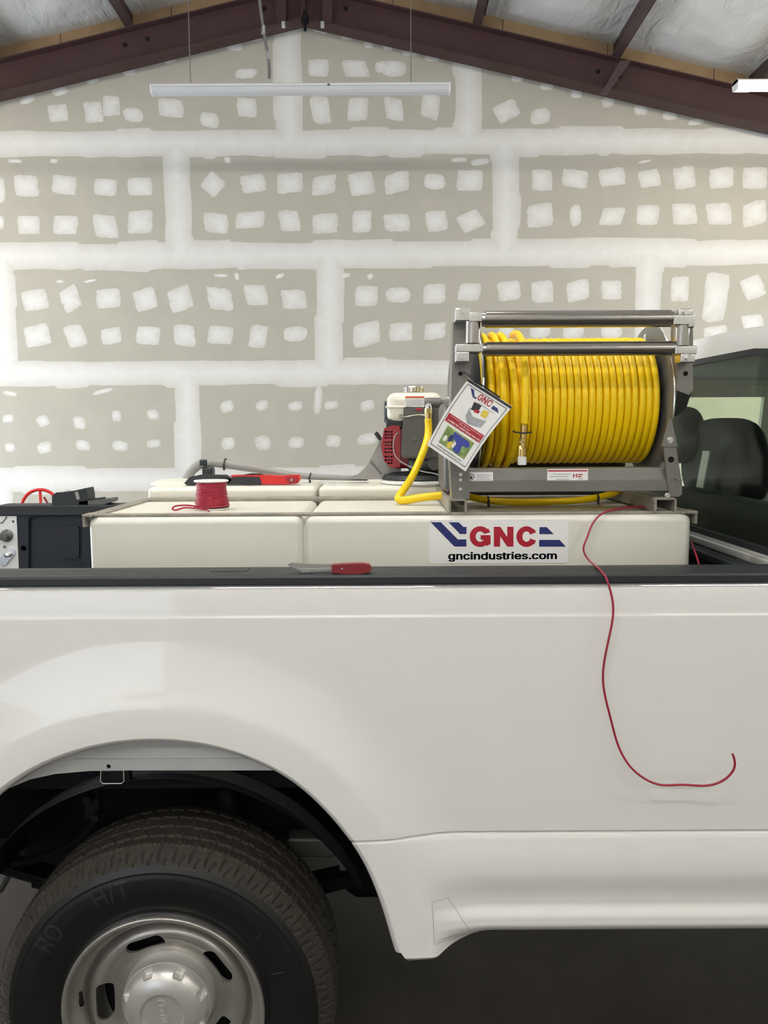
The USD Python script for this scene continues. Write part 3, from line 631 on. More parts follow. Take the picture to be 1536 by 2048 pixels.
bb = P(187, 1598, 2.0); obj('hose_bracket', [rbox(bb[0] - .022, bb[0] + .022, 1.98, 2.02, bb[2] - .05, bb[2] + .05, .008), rod(bb + [0, -.02, .02], bb + [0, -.05, .02], .012), rod(bb + [.02, -.02, -.03], bb + [.02, -.05, -.03], .010)], DARK, truck)
tb = P(22, 1730, 2.3); obj('rear_crossmember', [rbox(TX0 + .05, TX0 + .15, 2.0, 3.4, .55, .70, .01), rod(P(0, 1780, 2.35), P(42, 1705, 2.3), .012, 8)], GUARD, truck)

obj('heat_shield', box(TX0 + .02, WX - .25, 2.40, 2.43, .40, .88), DARK, truck, smooth=False)
obj('exhaust_muffler', rbox(WX + .42, WX + 1.1, 2.32, 2.75, Z_(1808, 2.32), .66, .05), DARK, truck)
obj('bed_crossmember', [rbox(WX + q - .05, WX + q + .05, 1.9, 3.4, .80, .90, .01) for q in (-.9, -.62, .62, .9, 1.2)], DARK, truck)
obj('spare_tire', [lathe([(.22, -.09), (.36, -.1), (.39, -.06), (.39, .06), (.36, .1), (.22, .09), (.2, 0), (.22, -.09)], (WX - .78, 2.72, .58), 'z', 48), lathe([(0, -.05), (.22, -.05), (.22, .03), (0, .03)], (WX - .78, 2.72, .58), 'z', 32)], RUBBER, truck)
obj('fuel_tank', rbox(WX + .75, WX + 1.35, 2.75, 3.08, .50, .85, .05), DARK, truck)
obj('far_tire', lathe([(.25, -.11), (.30, -.125), (.39, -.11), (.425, -.09), (.435, 0), (.425, .09), (.39, .11), (.30, .125), (.25, .11), (.2, .1), (.2, -.1), (.25, -.11)], (WX, 3.42, FZ + .432), 'y', 64), RUBBER, truck)
obj('far_wheel_disc', lathe([(0, -.02), (.25, -.02), (.25, .02), (0, .02)], (WX, 3.42, FZ + .432), 'y', 48), DARK, truck)
# wheel
WZ = Z_(2029, 1.80, 325)
def build_wheel(Y0):
    wheel = thing('wheel', None, None, (WX, Y0, WZ), parent=truck)
    yc = Y0 + .1225; R = .393; K = 1.07
    grow = lambda m: trimesh.Trimesh(np.c_[WX + (m.vertices[:, 0] - WX) * _st(m), np.where(np.hypot(m.vertices[:, 0] - WX, m.vertices[:, 2] - WZ) > .2435, Y0 + (m.vertices[:, 1] - Y0) * 1.13, m.vertices[:, 1]), WZ + (m.vertices[:, 2] - WZ) * _st(m)], m.faces, process=False)
    def _st(m):
        r = np.hypot(m.vertices[:, 0] - WX, m.vertices[:, 2] - WZ); return np.where(r > .24, (.24 + (r - .24) * 1.10) / np.maximum(r, 1e-6), 1.0) * K
    sec = [(-.103, .226), (-.111, .228), (-.112, .236), (-.106, .243), (-.113, .262), (-.1195, .290), (-.1222, .308), (-.1218, .325), (-.1195, .337), (-.1200, .340), (-.1175, .346), (-.1135, .354)]
    sw = [(-.1135, .354), (-.108, .363), (-.1015, .372), (-.094, .3785), (-.087, .3835)]
    # side walls, outer and inner
    p1 = PchipInterpolator(np.arange(len(sec)), np.array(sec))(np.linspace(0, len(sec) - 1, 60))
    prof = [(r, w) for w, r in p1]; full = prof + [(.345, -.10), (.30, -.105), (.235, -.095)]
    inner = [(r, -w) for r, w in prof[::-1]]
    obj('tire_sidewall', grow(join([lathe([(r, w) for r, w in prof], (WX, yc, WZ), 'y', 200), lathe(inner, (WX, yc, WZ), 'y', 96)])), RUBBER, wheel, smooth=True)
    # the tread with its grooves
    ws = np.concatenate([np.linspace(-.1135, -.087, 14)[:-1], np.linspace(-.087, .087, 92), np.linspace(.087, .1135, 8)[1:]])
    q = np.abs(ws); rr = np.where(q < .087, R - .0055 * (q / .087) ** 2.6, np.interp(q, [w for w, r in [(-a, b) for a, b in sw[::-1]]], [r for a, r in sw[::-1]]))
    n = 1500; th = np.linspace(0, 2 * np.pi, n, endpoint=False)
    T, Wg = np.meshgrid(th, ws, indexing='ij'); Rg = np.broadcast_to(rr, T.shape).copy()
    def groove(d, w): return np.clip(1.35 - np.abs(d) / w, 0, 1)
    dep = np.zeros_like(T)
    s = T * R
    for g, ww in ((-.060, .0034), (-.021, .0030), (.021, .0030), (.060, .0034)):
        zig = .0012 * np.sign(np.sin(T * 62 + g * 40))
        dep = np.maximum(dep, .008 * groove(Wg - g - zig, ww))
    def lateral(lo, hi, count, slope, ww, depth, ph):
        m = (Wg > lo) & (Wg < hi); per = 2 * np.pi * R / count
        d = (s + slope * (Wg - (lo + hi) / 2) + ph + per / 2) % per - per / 2
        return np.where(m, depth * groove(d, ww), 0)
    dep = np.maximum(dep, lateral(-.021, .021, 62, .5, .0016, .0045, 0))
    dep = np.maximum(dep, lateral(-.060, -.021, 62, -.7, .0016, .0045, .012))
    dep = np.maximum(dep, lateral(.021, .060, 62, -.7, .0016, .0045, .02))
    dep = np.maximum(dep, lateral(.060, .09, 62, .25, .0022, .006, .0))
    dep = np.maximum(dep, lateral(-.1085, -.080, 64, .2, .0022, .0035, .0))
    dep = np.maximum(dep, lateral(-.088, -.060, 190, .15, .0012, .0035, .0))
    dep = np.maximum(dep, lateral(-.1125, -.100, 64, .9, .0022, .0028, .017))
    Rg = Rg - dep
    v = np.c_[(WX + Rg * np.cos(T)).ravel(), (yc + Wg + np.where(Wg < -.095, dep * .8, 0)).ravel(), (WZ + Rg * np.sin(T)).ravel()]
    k = len(ws); i, j = np.meshgrid(np.arange(n), np.arange(k - 1), indexing='ij'); i, j = i.ravel(), j.ravel(); i2 = (i + 1) % n
    qd = np.c_[i * k + j, i2 * k + j, i2 * k + j + 1, i * k + j + 1]
    m = trimesh.Trimesh(v, np.vstack([qd[:, [0, 1, 2]], qd[:, [0, 2, 3]]]), process=False)
    if m.volume < 0: m.invert()
    obj('tire_tread', grow(m), TREAD, wheel, smooth=50, label='grooved dusty tire tread')
    # raised lettering on the side wall
    def arc_text(s_, h, r0, mid, bold=True):
        m = meshkit.text_mesh(s_, h, .0016, bold); v = m.vertices.copy(); v[:, 0] -= (v[:, 0].max() + v[:, 0].min()) / 2
        m2 = trimesh.Trimesh(v, m.faces).subdivide_to_size(.008); v = m2.vertices
        a = math.radians(mid) - v[:, 0] / r0; r = r0 + v[:, 1]
        ys = np.interp(r, [b for a_, b in p1[20:]], [a_ for a_, b in p1[20:]])
        return trimesh.Trimesh(np.c_[WX + r * np.cos(a), yc + ys + .0006 - v[:, 2], WZ + r * np.sin(a)], m2.faces, process=False)
    obj('sidewall_lettering', grow(arc_text("H/T", .036, .296, 110)), RUBBER2, wheel, label='raised rubber letters H/T')
    obj('sidewall_lettering', grow(arc_text("RO", .036, .296, 143)), RUBBER2, wheel, label='raised rubber letters RO')
    marks = []
    for a, r0, r1 in ((60, .30, .325), (40, .285, .305), (20, .27, .30), (118, .335, .338)):
        a = math.radians(a); marks.append(tube([(WX + r * math.cos(a), yc + np.interp(r, [b for _, b in p1[20:]], [q_ for q_, _ in p1[20:]]) - .0002, WZ + r * math.sin(a)) for r in np.linspace(r0, r1, 5)], .0008, 5))
    for q in marks: obj('mould_line', grow(q), RUBBER2, wheel)
    # steel rim with five slots
    o = [(.2385, .016), (.2405, .008), (.2395, .002), (.236, 0), (.231, .001), (.2275, .006), (.2255, .018), (.221, .030), (.213, .034), (.206, .040), (.202, .052), (.200, .066), (.1975, .069), (.194, .062), (.188, .050), (.178, .042), (.166, .041), (.154, .046), (.143, .056), (.133, .066), (.122, .072), (.112, .074), (.085, .075), (.06, .075)]
    o = list(PchipInterpolator(np.arange(len(o)), np.array(o))(np.linspace(0, len(o) - 1, 90)))
    inn = [(.06, .079), (.112, .079), (.133, .072), (.150, .058), (.166, .047), (.180, .049), (.192, .068), (.196, .076), (.206, .19), (.222, .235), (.238, .24), (.238, .232), (.226, .226), (.214, .19), (.206, .07), (.212, .040), (.222, .036), (.232, .03), (.2345, .02)]
    loop = [tuple(a) for a in o] + inn + [tuple(o[0])]
    rim = man(lathe(loop, (WX, Y0, WZ), 'y', 128))
    cut = []
    for a in (36, 108, 180, 252, 324):
        a = math.radians(a); c, sn = math.cos(a), math.sin(a)
        ln = LineString([(WX + .152 * c - q_ * -sn * .029, WZ + .152 * sn - q_ * c * .029) for q_ in (-1, 1)]).buffer(.0185, 12)
        cut.append(man(prism(ln, 'y', Y0 - .05, Y0 + .12)))
    rim = rim - m3.Manifold.batch_boolean(cut, m3.OpType.Add)
    obj('rim', grow(tm(rim)), STEEL_W, wheel, smooth=35, label='scuffed silver steel rim with oval slots')
    obj('brake_drum', lathe([(0, .10), (.17, .10), (.185, .11), (.185, .2), (0, .2)], (WX, Y0, WZ), 'y', 48), DARK, wheel)
    vs = P(155, 1990, Y0 + .03); d = np.array([WX, Y0, WZ]) - vs; d[1] = 0; d /= np.linalg.norm(d)
    vs = np.array([WX, Y0 + .038, WZ]) - d * .222
    obj('valve_stem', join([rod(vs, vs + d * .012 + [0, -.025, 0], .0045, 10), rod(vs + d * .01 + [0, -.022, 0], vs + d * .018 + [0, -.038, 0], .006, 10)]), DARK, wheel)
    # hub cap
    hc = [(0, .002), (.046, .002), (.0485, .0005), (.0505, -.003), (.053, -.0045), (.066, -.003), (.082, .003), (.0925, .011), (.0995, .022), (.1045, .036), (.1065, .0365), (.1075, .046), (.1095, .062), (.111, .075), (0, .075)]
    cap = man(lathe([(r, a) for r, a in hc], (WX, Y0, WZ), 'y', 128))
    cuts = []
    for k_ in range(8):
        a = math.radians(22.5 + 45 * k_)
        b = man(rbox(.088, .12, Y0 - .02, Y0 + .033, -.0125, .0125, .004))
        cuts.append(b.rotate([0, -math.degrees(a), 0]).translate([WX, 0, WZ]))
    cap = cap - m3.Manifold.batch_boolean(cuts, m3.OpType.Add)
    obj('hub_cap', grow(tm(cap)), CAPM, wheel, smooth=35, label='silver hub cap with eight lug notches')
    ov = np.array([(math.cos(t) * .036, math.sin(t) * .0165) for t in np.linspace(0, 2 * np.pi, 48, endpoint=False)])
    ra = math.radians(-78); Rm = np.array([[math.cos(ra), -math.sin(ra)], [math.sin(ra), math.cos(ra)]])
    ring = Polygon((ov @ Rm.T) + [WX, WZ]).difference(Polygon((ov * [.93, .86] @ Rm.T) + [WX, WZ]))
    tx = meshkit.text_mesh('Ford', .0125, .001); v = tx.vertices.copy(); v[:, :2] -= (v[:, :2].max(0) + v[:, :2].min(0)) / 2; v[:, 0] *= 1.25; v[:, 0] += v[:, 1] * .25
    v2 = v[:, :2] @ Rm.T
    obj('emblem', [grow(q) for q in (prism(ring, 'y', Y0 + .0005, Y0 + .003), trimesh.Trimesh(np.c_[v2[:, 0] + WX, Y0 + .002 - v[:, 2] - .0002, v2[:, 1] + WZ], tx.faces, process=False))], CAPM, wheel, label='embossed oval maker emblem on the hub cap')
build_wheel(1.80)
c = P(353, 1608, 1.93); obj('wheel_well_clip', rbox(c[0] - .007, c[0] + .007, c[1], c[1] + .01, WZ + .3936, WZ + .3970, .0012), WHITEP, truck, label='tiny white chip on top of the tire')

# cab, hollow, with the rear window
CX = 1.0
hs = [(1.80, .55), (1.795, 1.2), (1.81, 1.46), (1.872, 1.86), (1.892, 1.98), (1.91, 2.04), (1.95, 2.075), (2.03, 2.092), (2.25, 2.105)]
shell = hs + [(2.69, 2.112)] + [(5.38 - y, z) for y, z in hs[::-1]]
sh_p = Polygon(shell).buffer(.01)
hw_ = [(1.90, 1.51), (1.925, 1.86), (1.935, 1.95), (1.95, 2.005), (1.985, 2.032), (2.10, 2.045)]
win = Polygon(hw_ + [(2.69, 2.055)] + [(5.38 - y, z) for y, z in hw_[::-1]])
cab = thing('cab', None, None, (CX, 2.69, .55), parent=truck)
obj('back_panel', prism(sh_p.difference(win), 'x', CX, CX + .03), PAINT, cab, label='white rear cab panel around the window')
ringw = win.buffer(.004).difference(win.buffer(-.012))
obj('window_seal', prism(ringw, 'x', CX - .004, CX + .02), BLACKP, cab)
obj('rear_window', prism(win, 'x', CX + .010, CX + .014), GLASS, cab, smooth=False, label='tinted rear cab window')
obj('sill_trim', rbox(CX - .02, CX - .001, 1.86, 3.45, 1.475, 1.500, .006), CABTRIM, cab, label='silver strip along the foot of the rear window')
skin = sh_p.difference(sh_p.buffer(-.03)); CX2 = 3.1
upper = skin.intersection(sbox(1.7, 2.061, 3.7, 2.3))
obj('roof', prism(upper, 'x', CX + .031, CX2 - .4), PAINT, cab, label='white cab roof')
obj('headliner', prism(sh_p.buffer(-.033).intersection(sbox(1.7, 2.05, 3.7, 2.3)), 'x', CX + .035, CX2 - .45), HEADL, cab, smooth=False)
lower = skin.intersection(sbox(1.7, .5, 3.7, 1.47))
obj('lower_body', prism(lower.intersection(sbox(1.7, .5, 3.7, 1.458)), 'x', CX + .031, 4.4), PAINT, cab, label='white cab lower body and doors')
for s in (0, 1):
    half = skin.intersection(sbox(1.7, 1.46, 3.7, 2.06)).intersection(sbox(1.7, 0, 2.69, 3) if s == 0 else sbox(2.69, 0, 3.7, 3))
    for a, b in ((CX + .031, CX + .34), (CX + .70, CX + .82), (CX + 1.72, CX + 1.80)):
        obj('door_pillar', prism(half, 'x', a, b), PAINT, cab)
    gl = half.buffer(-.011); head = half.intersection(sbox(1.7, 1.978, 3.7, 2.06)); obj('window_frame', prism(head, 'x', CX + .341, CX + .699), PAINT, cab)
    for a, b in ((CX + .34, CX + .70), (CX + .82, CX + 1.72)):
        obj('side_window', prism(gl, 'x', a, b), GLASS, cab, smooth=False)
obj('windscreen', prism([(CX2 + .55, 1.44), (CX2 + .565, 1.44), (CX2 - .40, 2.06), (CX2 - .415, 2.06)], 'y', 1.98, 3.4), GLASS, cab, smooth=False)
obj('hood', rbox(CX2 + .4, 4.9, 1.84, 3.54, 1.05, 1.44, .06), PAINT, cab)
obj('dashboard', rbox(CX2 - .25, CX2 + .45, 1.84, 3.54, .8, 1.40, .05), INTER, cab)
obj('cab_floor', box(CX + .03, 4.2, 1.84, 3.54, .55, .62), INTER, cab, smooth=False)
zsb = Z_(985, 2.9)
obj('rear_seat', [rbox(CX + .10, CX + .28, 1.90, 3.50, .65, zsb, .05), rbox(CX + .2, CX + .75, 1.90, 3.50, .65, 1.0, .05)], INTER, cab)
def headrest(px, py, X, w, h, t=.11):
    d = (px - 768) / FPX; Y = X / d; z = Z_(py, Y, px)
    pts = [(math.cos(a) * w / 2 * (abs(math.cos(a)) ** 3 + abs(math.sin(a)) ** 3) ** (-1 / 3), math.sin(a) * h / 2 * (abs(math.cos(a)) ** 3 + abs(math.sin(a)) ** 3) ** (-1 / 3)) for a in np.linspace(0, 2 * np.pi, 28, endpoint=False)]
    pts = [(Y + y * (1.0 - .12 * (z_ > 0)), z + z_) for y, z_ in pts]
    s = m3.Manifold.sphere(.03, 10)
    return tm(m3.Manifold.batch_hull([s.translate([X + q, y, z_]) for y, z_ in pts for q in (-t / 2 + .03, t / 2 - .03)]))
obj('headrest', headrest(1446, 925, 1.27, .52, .27), INTER, cab, label='large black headrest behind the rear window')
obj('headrest', headrest(1350, 870, 1.20, .34, .17), INTER, cab, label='black headrest half hidden by the hose reel')
b0, b1 = P(1414, 902, 2.75), P(1402, 975, 2.75)
for q in (b0, b1): q[0] = 1.17
dY0 = 1.16 / ((1414 - 768) / FPX); dY1 = 1.16 / ((1403 - 768) / FPX)
za, zb_ = Z_(902, dY0, 1414), Z_(975, dY1, 1403)
obj('seat_belt', prism([(dY0 - .03, za), (dY0 + .03, za), (dY1 + .03, zb_), (dY1 - .03, zb_)], 'x', 1.155, 1.16), STRAPG, cab, smooth=False, label='grey seat belt strap')
for k in (-1, 0, 1):
    obj('brake_light', rbox(CX - .012, CX + .004, 2.69 + k * .1 - .04, 2.69 + k * .1 + .04, 2.075, 2.10, .004), TAIL if k == 0 else WHITEP, cab, label='red lens of the high brake light' if k == 0 else None)
c = 1.0 / ((1407 - 768) / FPX)

# front seat behind for what shows through the glass
obj('front_seat', [rbox(CX + .95, CX + 1.15, 1.95, 2.5, .65, 1.5, .06), rbox(CX + .95, CX + 1.15, 2.9, 3.45, .65, 1.5, .06)], INTER, cab)

# ------------------------------------------------------------------ the tank in the bed
TY0, TY1, TY2, TY3 = 2.10, 2.585, 2.635, 2.98
ZT = Z_(1031, TY0); ZM = Z_(973, TY2, 600)
xl, xs, xr = X_(176, 1080, TY0), X_(608, 1080, TY0), X_(1384, 1080, TY0)
tank = thing('liquid_tank', 'white plastic liquid tank with steel frame standing in the bed', 'tank', ((xl + xr) / 2, 2.7, .96))
blocks = [rbox(xl, xs - .003, TY0, TY1, .97, ZT, .022, 24), rbox(xs + .003, xr, TY0, TY1, .97, ZT, .022, 24),
          rbox(xl + .002, xs - .012, TY2, TY3, .97, ZM, .018, 24), rbox(xs - .004, xr - .002, TY2, TY3, .97, ZM, .018, 24),
          rbox(xl, xs - .003, 3.03, 3.36, .97, ZT, .022, 16), rbox(xs + .003, xr, 3.03, 3.36, .97, ZT, .022, 16),
          box(xl + .03, xr - .03, TY0 + .02, 3.34, .97, ZT - .03)]
tb_ = m3.Manifold.batch_boolean([man(b) for b in blocks], m3.OpType.Add)
hump = P(352, 962, 2.82)
hm = lathe([(0, 0), (.11, 0), (.105, .010), (.08, .018), (0, .022)], (hump[0] + .02, 2.82, ZM - .002), 'z', 40)
obj('tank_body', [tm(tb_), hm], POLY, tank, smooth=35, label='milky white plastic tank body in two halves')
ld = P(757, 962, 2.80); obj('tank_lid', rbox(ld[0] - .035, ld[0] + .035, 2.76, 2.84, ZM - .004, ZM + .014, .006, 16), POLY, tank)
# steel frame: bars in the grooves, end strap, corner angles
obj('frame_bar', rbox(xl - .006, xr + .004, TY0 + .012, TY0 + .034, ZT - .002, ZT + .007, .002), STRAP, tank, label='weathered steel bar along the front top edge')
obj('frame_bar', rbox(xl + .0, xr, TY1 + .004, TY2 - .006, ZT - .004, ZT + .010, .002), STRAP, tank, label='weathered steel bar in the groove of the tank')
obj('frame_bar', rbox(xl - .012, xl + .026, TY0 + .004, 3.36, ZT - .001, ZT + .006, .002), STRAP, tank, label='weathered steel strap along the left end')
obj('frame_bar', rbox(xr - .030, xr + .010, TY0 + .004, 3.36, ZT - .001, ZT + .006, .002), STRAP, tank, label='weathered steel strap along the right end')
for x, s in ((xl, -1), (xr, 1)):
    obj('corner_angle', [rbox(x + s * .012, x + s * .004, TY0 - .004, TY0 + .05, ZT - .028, ZT + .008, .002), rbox(x + s * .012, x - s * .018, TY0 - .006, TY0 + .05, ZT + .0, ZT + .008, .002)], STRAP, tank)
# the sticker
syf = TY0 - .0012
def SP(x, y): return P(x, y, syf)[[0, 2]]
s0, s1 = SP(858, 1040), SP(1136, 1126)
stick = obj('tank_sticker', prism(Polygon([(s0[0], s1[1]), (s1[0], s1[1]), (s1[0], s0[1]), (s0[0], s0[1])]).buffer(-.006).buffer(.006), 'y', syf, TY0 + .002), STICK, tank, smooth=False, label='white sticker with red GNC lettering')
Zs = lambda x, y: (840 + x / 4.8, 1020 + y / 4.8)
def sprint(pts, m, name='printed_bar'):
    obj(name, prism([SP(*Zs(x, y)) for x, y in pts], 'y', syf - .0005, syf + .0002), m, stick, smooth=False)
sprint([(102, 117), (200, 117), (363, 282), (445, 282), (445, 350), (330, 350)], NAVY)
sprint([(275, 118), (372, 118), (418, 163), (446, 163), (446, 230), (384, 230)], NAVY)
sprint([(1148, 164), (1216, 164), (1284, 232), (1146, 232)], NAVY)
sprint([(1144, 287), (1340, 287), (1400, 352), (1143, 352)], NAVY)
def letter_run(word, x0, x1, y0, y1, m, name, bold):
    """word between zoom pixels x0..x1, its capitals from y1 up to y0"""
    a, b = SP(*Zs(x0, y1)), SP(*Zs(x1, y0))
    obj(name, text(word, b[1] - a[1], a[0], syf + .0001, a[1], .0006, bold, b[0] - a[0]), m, stick, smooth=False)
def ring(cx, cy, rx, ry, ix, iy):
    o = Point(0, 0).buffer(1, 32)
    from shapely import affinity as A
    return A.translate(A.scale(o, rx, ry), cx, cy).difference(A.translate(A.scale(o, ix, iy), cx, cy))
G_ = ring(577, 255, 99, 98, 44, 51).difference(Polygon([(577, 238), (700, 190), (700, 242), (577, 242)])).difference(Polygon([(600, 242), (640, 242), (640, 285), (600, 285)]))
G_ = G_.difference(sbox(640, 180, 700, 241)).union(Polygon([(583, 242), (676, 242), (676, 326), (640, 345), (628, 318), (628, 285), (583, 285)])).union(Polygon([(622, 228), (672, 212), (655, 178), (610, 195)]))
N_ = Polygon([(710, 162), (770, 162), (838, 262), (838, 162), (896, 162), (896, 350), (838, 350), (768, 248), (768, 350), (710, 350)])
C_ = ring(1022, 255, 95, 98, 40, 51).difference(Polygon([(1022, 255), (1080, 225), (1140, 205), (1140, 305), (1080, 285)]))
C_ = C_.union(Polygon([(1055, 232), (1112, 214), (1098, 184), (1050, 200)])).union(Polygon([(1056, 274), (1112, 294), (1097, 328), (1046, 312)]))
def sprint_shape(g, m, name):
    g = max(getattr(g, 'geoms', [g]), key=lambda q: q.area)
    g2 = Polygon([SP(*Zs(x, y)) for x, y in g.exterior.coords], [[SP(*Zs(x, y)) for x, y in h.coords] for h in g.interiors])
    obj(name, prism(g2, 'y', syf - .0005, syf + .0002), m, stick, smooth=False)
for g in (G_, N_, C_): sprint_shape(g.buffer(1.0), CRIM, 'printed_letter')
a, b = SP(*Zs(272, 474)), SP(*Zs(1313, 402))
for k in (-.0006, .0006):
    m_ = text('gncindustries.com', b[1] - a[1], a[0] + k, syf + .0001, a[1], .0006, True, b[0] - a[0])
    if k < 0: first_ = m_
obj('printed_address', join([first_, m_]), DNAVY, stick, smooth=False)

# ------------------------------------------------------------------ hose reel
RY = 2.355; RZc = (Z_(653, RY, 1292) + Z_(948, RY, 1292)) / 2; RR = (Z_(653, RY, 1292) - Z_(948, RY, 1292)) / 2
FX0, FX1 = X_(971, 820, 2.15), X_(1338, 820, 2.15)
YP = 2.115                                                 # front of the posts
def RP(x, y, Y=YP): return P(x, y, Y)
reel = thing('hose_reel', 'grey steel hose reel with roller guide mounted on the tank', 'hose reel', ((FX0 + FX1) / 2, RY, ZT + .01))
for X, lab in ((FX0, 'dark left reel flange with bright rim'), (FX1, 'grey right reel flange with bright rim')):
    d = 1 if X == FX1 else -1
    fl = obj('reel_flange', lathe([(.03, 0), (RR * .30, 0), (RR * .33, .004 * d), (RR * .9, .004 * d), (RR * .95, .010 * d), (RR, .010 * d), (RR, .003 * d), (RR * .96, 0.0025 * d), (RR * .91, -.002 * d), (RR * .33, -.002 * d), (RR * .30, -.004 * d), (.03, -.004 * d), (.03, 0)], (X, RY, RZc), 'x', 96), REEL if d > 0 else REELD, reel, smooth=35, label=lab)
    t = np.linspace(0, 2 * np.pi, 97); obj('flange_rim', tube(np.c_[np.full(97, X + .008 * d), RY + RR * np.cos(t), RZc + RR * np.sin(t)], .0032, 8, cap=False), CHROME, fl)
    obj('flange_slot', prism(LineString([(RY, RZc + RR * .80), (RY, RZc + RR * .88)]).buffer(.004), 'x', X - .006, X + .006), STICK if d > 0 else DARK, fl)
obj('drum', lathe([(0, FX0), (.11, FX0), (.11, FX1), (0, FX1)], (0, RY, RZc), 'x', 48), REELD, reel)
obj('axle_shaft', rod((FX0 - .09, RY, RZc), (FX1 + .06, RY, RZc), .018, 20), CHROME, reel)
xd = X_(897, 800, 2.3)
obj('drive_housing', [lathe([(0, -.02), (.15, -.02), (.195, -.012), (.20, 0), (.195, .012), (.06, .02), (0, .02)], (xd + .035, RY + .03, RZc - .01), 'x', 64), rbox(xd - .02, xd + .05, RY - .13, RY + .1, ZT + .05, RZc, .02)], GUARD, reel)
# posts
def plate(pts, y0, y1, Y=YP): return prism([RP(x, y, Y)[[0, 2]] for x, y in pts], 'y', y0, y1)
lp = obj('left_post', [plate([(907, 640), (939, 640), (941, 760), (939, 998), (904, 998), (904, 945), (899, 900)], YP, YP + .006),
                       plate([(907, 640), (911, 640), (909, 900), (909, 998), (904, 998), (899, 900)], YP, YP + .07),
                       plate([(904, 946), (939, 946), (939, 950), (904, 950)], YP - .004, YP + .004)], REEL, reel, smooth=25, label='grey upright channel at the left of the reel')
for x, y in ((921, 747),): c = RP(x, y); obj('post_hole', lathe([(0, 0), (.006, 0), (.006, -.001), (0, -.001)], c + [0, -.0005, 0], 'y', 14), DARK, lp)
for x, y in ((921, 949), (921, 960), (921, 978)): c = RP(x, y); obj('post_bolt', bolt(c[0], YP - .004 if y < 950 else YP, c[2], .0035, .003), CHROME, lp)
rp = obj('right_post', [plate([(1355, 640), (1385, 640), (1386, 780), (1378, 790), (1355, 781)], YP, YP + .006),
                        plate([(1355, 640), (1358, 640), (1358, 782), (1355, 781)], YP, YP + .05),
                        plate([(1381, 640), (1386, 640), (1386, 780), (1378, 790)], YP, YP + .05)], REEL, reel, smooth=25, label='grey bent upright at the right of the reel')
a, b, c_, d_ = RP(1355, 781), RP(1384, 781), RP(1372, 818, 2.22), RP(1343, 838, 2.24)
def quad(*p, t=.005):
    p = np.array(p); n = np.cross(p[1] - p[0], p[2] - p[0]); n /= np.linalg.norm(n)
    return tm(m3.Manifold.hull_points(np.vstack([p, p + n * t]).astype(np.float32)))
obj('post_bend', quad(a, b, c_, d_), REEL, rp)
lp2 = obj('right_leg', [plate([(1337, 838), (1341, 838), (1353, 893), (1322, 893)], YP - .008, YP + .0),
                        plate([(1326, 893), (1351, 893), (1363, 965), (1363, 988), (1357, 993), (1338, 993)], YP - .004, YP + .003),
                        plate([(1347, 893), (1351, 893), (1363, 965), (1363, 988), (1357, 993)], YP - .004, YP + .07),
                        plate([(1341, 958), (1363, 958), (1363, 962), (1341, 962)], YP - .006, YP + .0)], REEL, reel, smooth=25, label='grey splayed leg at the right of the reel')
c = RP(1338, 880); obj('leg_bolt', bolt(c[0], YP - .008, c[2], .0065, .006), CHROME, lp2)
c = RP(1341, 919); obj('leg_hole', lathe([(0, 0), (.0085, 0), (.0085, -.001), (0, -.001)], c + [0, -.0035, 0], 'y', 16), DARK, lp2)
for x, y in ((1350, 958), (1350, 978)): c = RP(x, y); obj('leg_rivet', bolt(c[0], YP - .004, c[2], .003, .002), REEL, lp2)
c = RP(1334, 991); obj('foot_bolt', bolt(c[0], YP - .002, c[2], .006, .008), CHROME, lp2)
# base channel across the front
z0, z1, zm = RP(1100, 984)[2], RP(1100, 937)[2], RP(1100, 962)[2]
xa, xb = RP(938, 960)[0], RP(1341, 960)[0]
obj('base_channel', prism([(YP + .004, z0), (YP + .002, z0 + .002), (YP + .002, zm - .001), (YP + .010, zm + .002), (YP + .014, z1 - .002), (YP + .016, z1), (YP + .09, z1), (YP + .09, z1 - .004), (YP + .02, z1 - .004), (YP + .02, z0)], 'x', xa, xb), REEL, reel, smooth=25, label='grey folded steel channel across the reel foot')
obj('base_channel', rbox(xa, xb, RY + .16, RY + .165, ZT + .02, RP(1100, 917, RY + .16)[2], .002), REELD, reel, label='dark channel across the back of the reel foot')
YS = YP + .0095
def small_sticker(x0, x1, y0, y1, name, lab):
    a, b = RP(x0, y1, YS), RP(x1, y0, YS); s = obj(name, prism([(a[0], a[2]), (b[0], a[2]), (b[0], b[2]), (a[0], b[2])], 'y', YS - .0012, YS + .002), STICK, reel, smooth=False, label=lab); return s
s = small_sticker(935, 986, 944, 963, 'warning_label', 'small white label with grey recycling-like print')
for k in range(3):
    a = RP(953, 950.5 + k * 4.2, YS); obj('print_line', box(a[0], RP(981 - 3 * (k == 1), 950, YS)[0], YS - .0016, YS - .0008, a[2] - .0009, a[2] + .0009), GPRINT, s, smooth=False)
c = RP(943, 954, YS); obj('print_mark', prism(Point(c[0], c[2]).buffer(.009).difference(Point(c[0], c[2]).buffer(.005)), 'y', YS - .0016, YS - .0008), GPRINT, s, smooth=False)
obj('print_mark', prism(Point(c[0] - .001, c[2] - .001).buffer(.0035), 'y', YS - .0016, YS - .0008), INK, s, smooth=False)
s = small_sticker(1094, 1176, 938, 961, 'maker_label', 'small white maker label with red print')
a, b = RP(1096, 943, YS), RP(1174, 940, YS); obj('print_line', box(a[0], b[0], YS - .0016, YS - .0008, a[2], b[2]), CRIM, s, smooth=False)
for x0, x1, y in ((1106, 1140, 948), (1100, 1136, 953), (1112, 1138, 958.5), (1157, 1166, 957.5)):
    a, b = RP(x0, y + .7, YS), RP(x1, y - .7, YS); obj('print_line', box(a[0], b[0], YS - .0016, YS - .0008, a[2], b[2]), GPRINT, s, smooth=False)
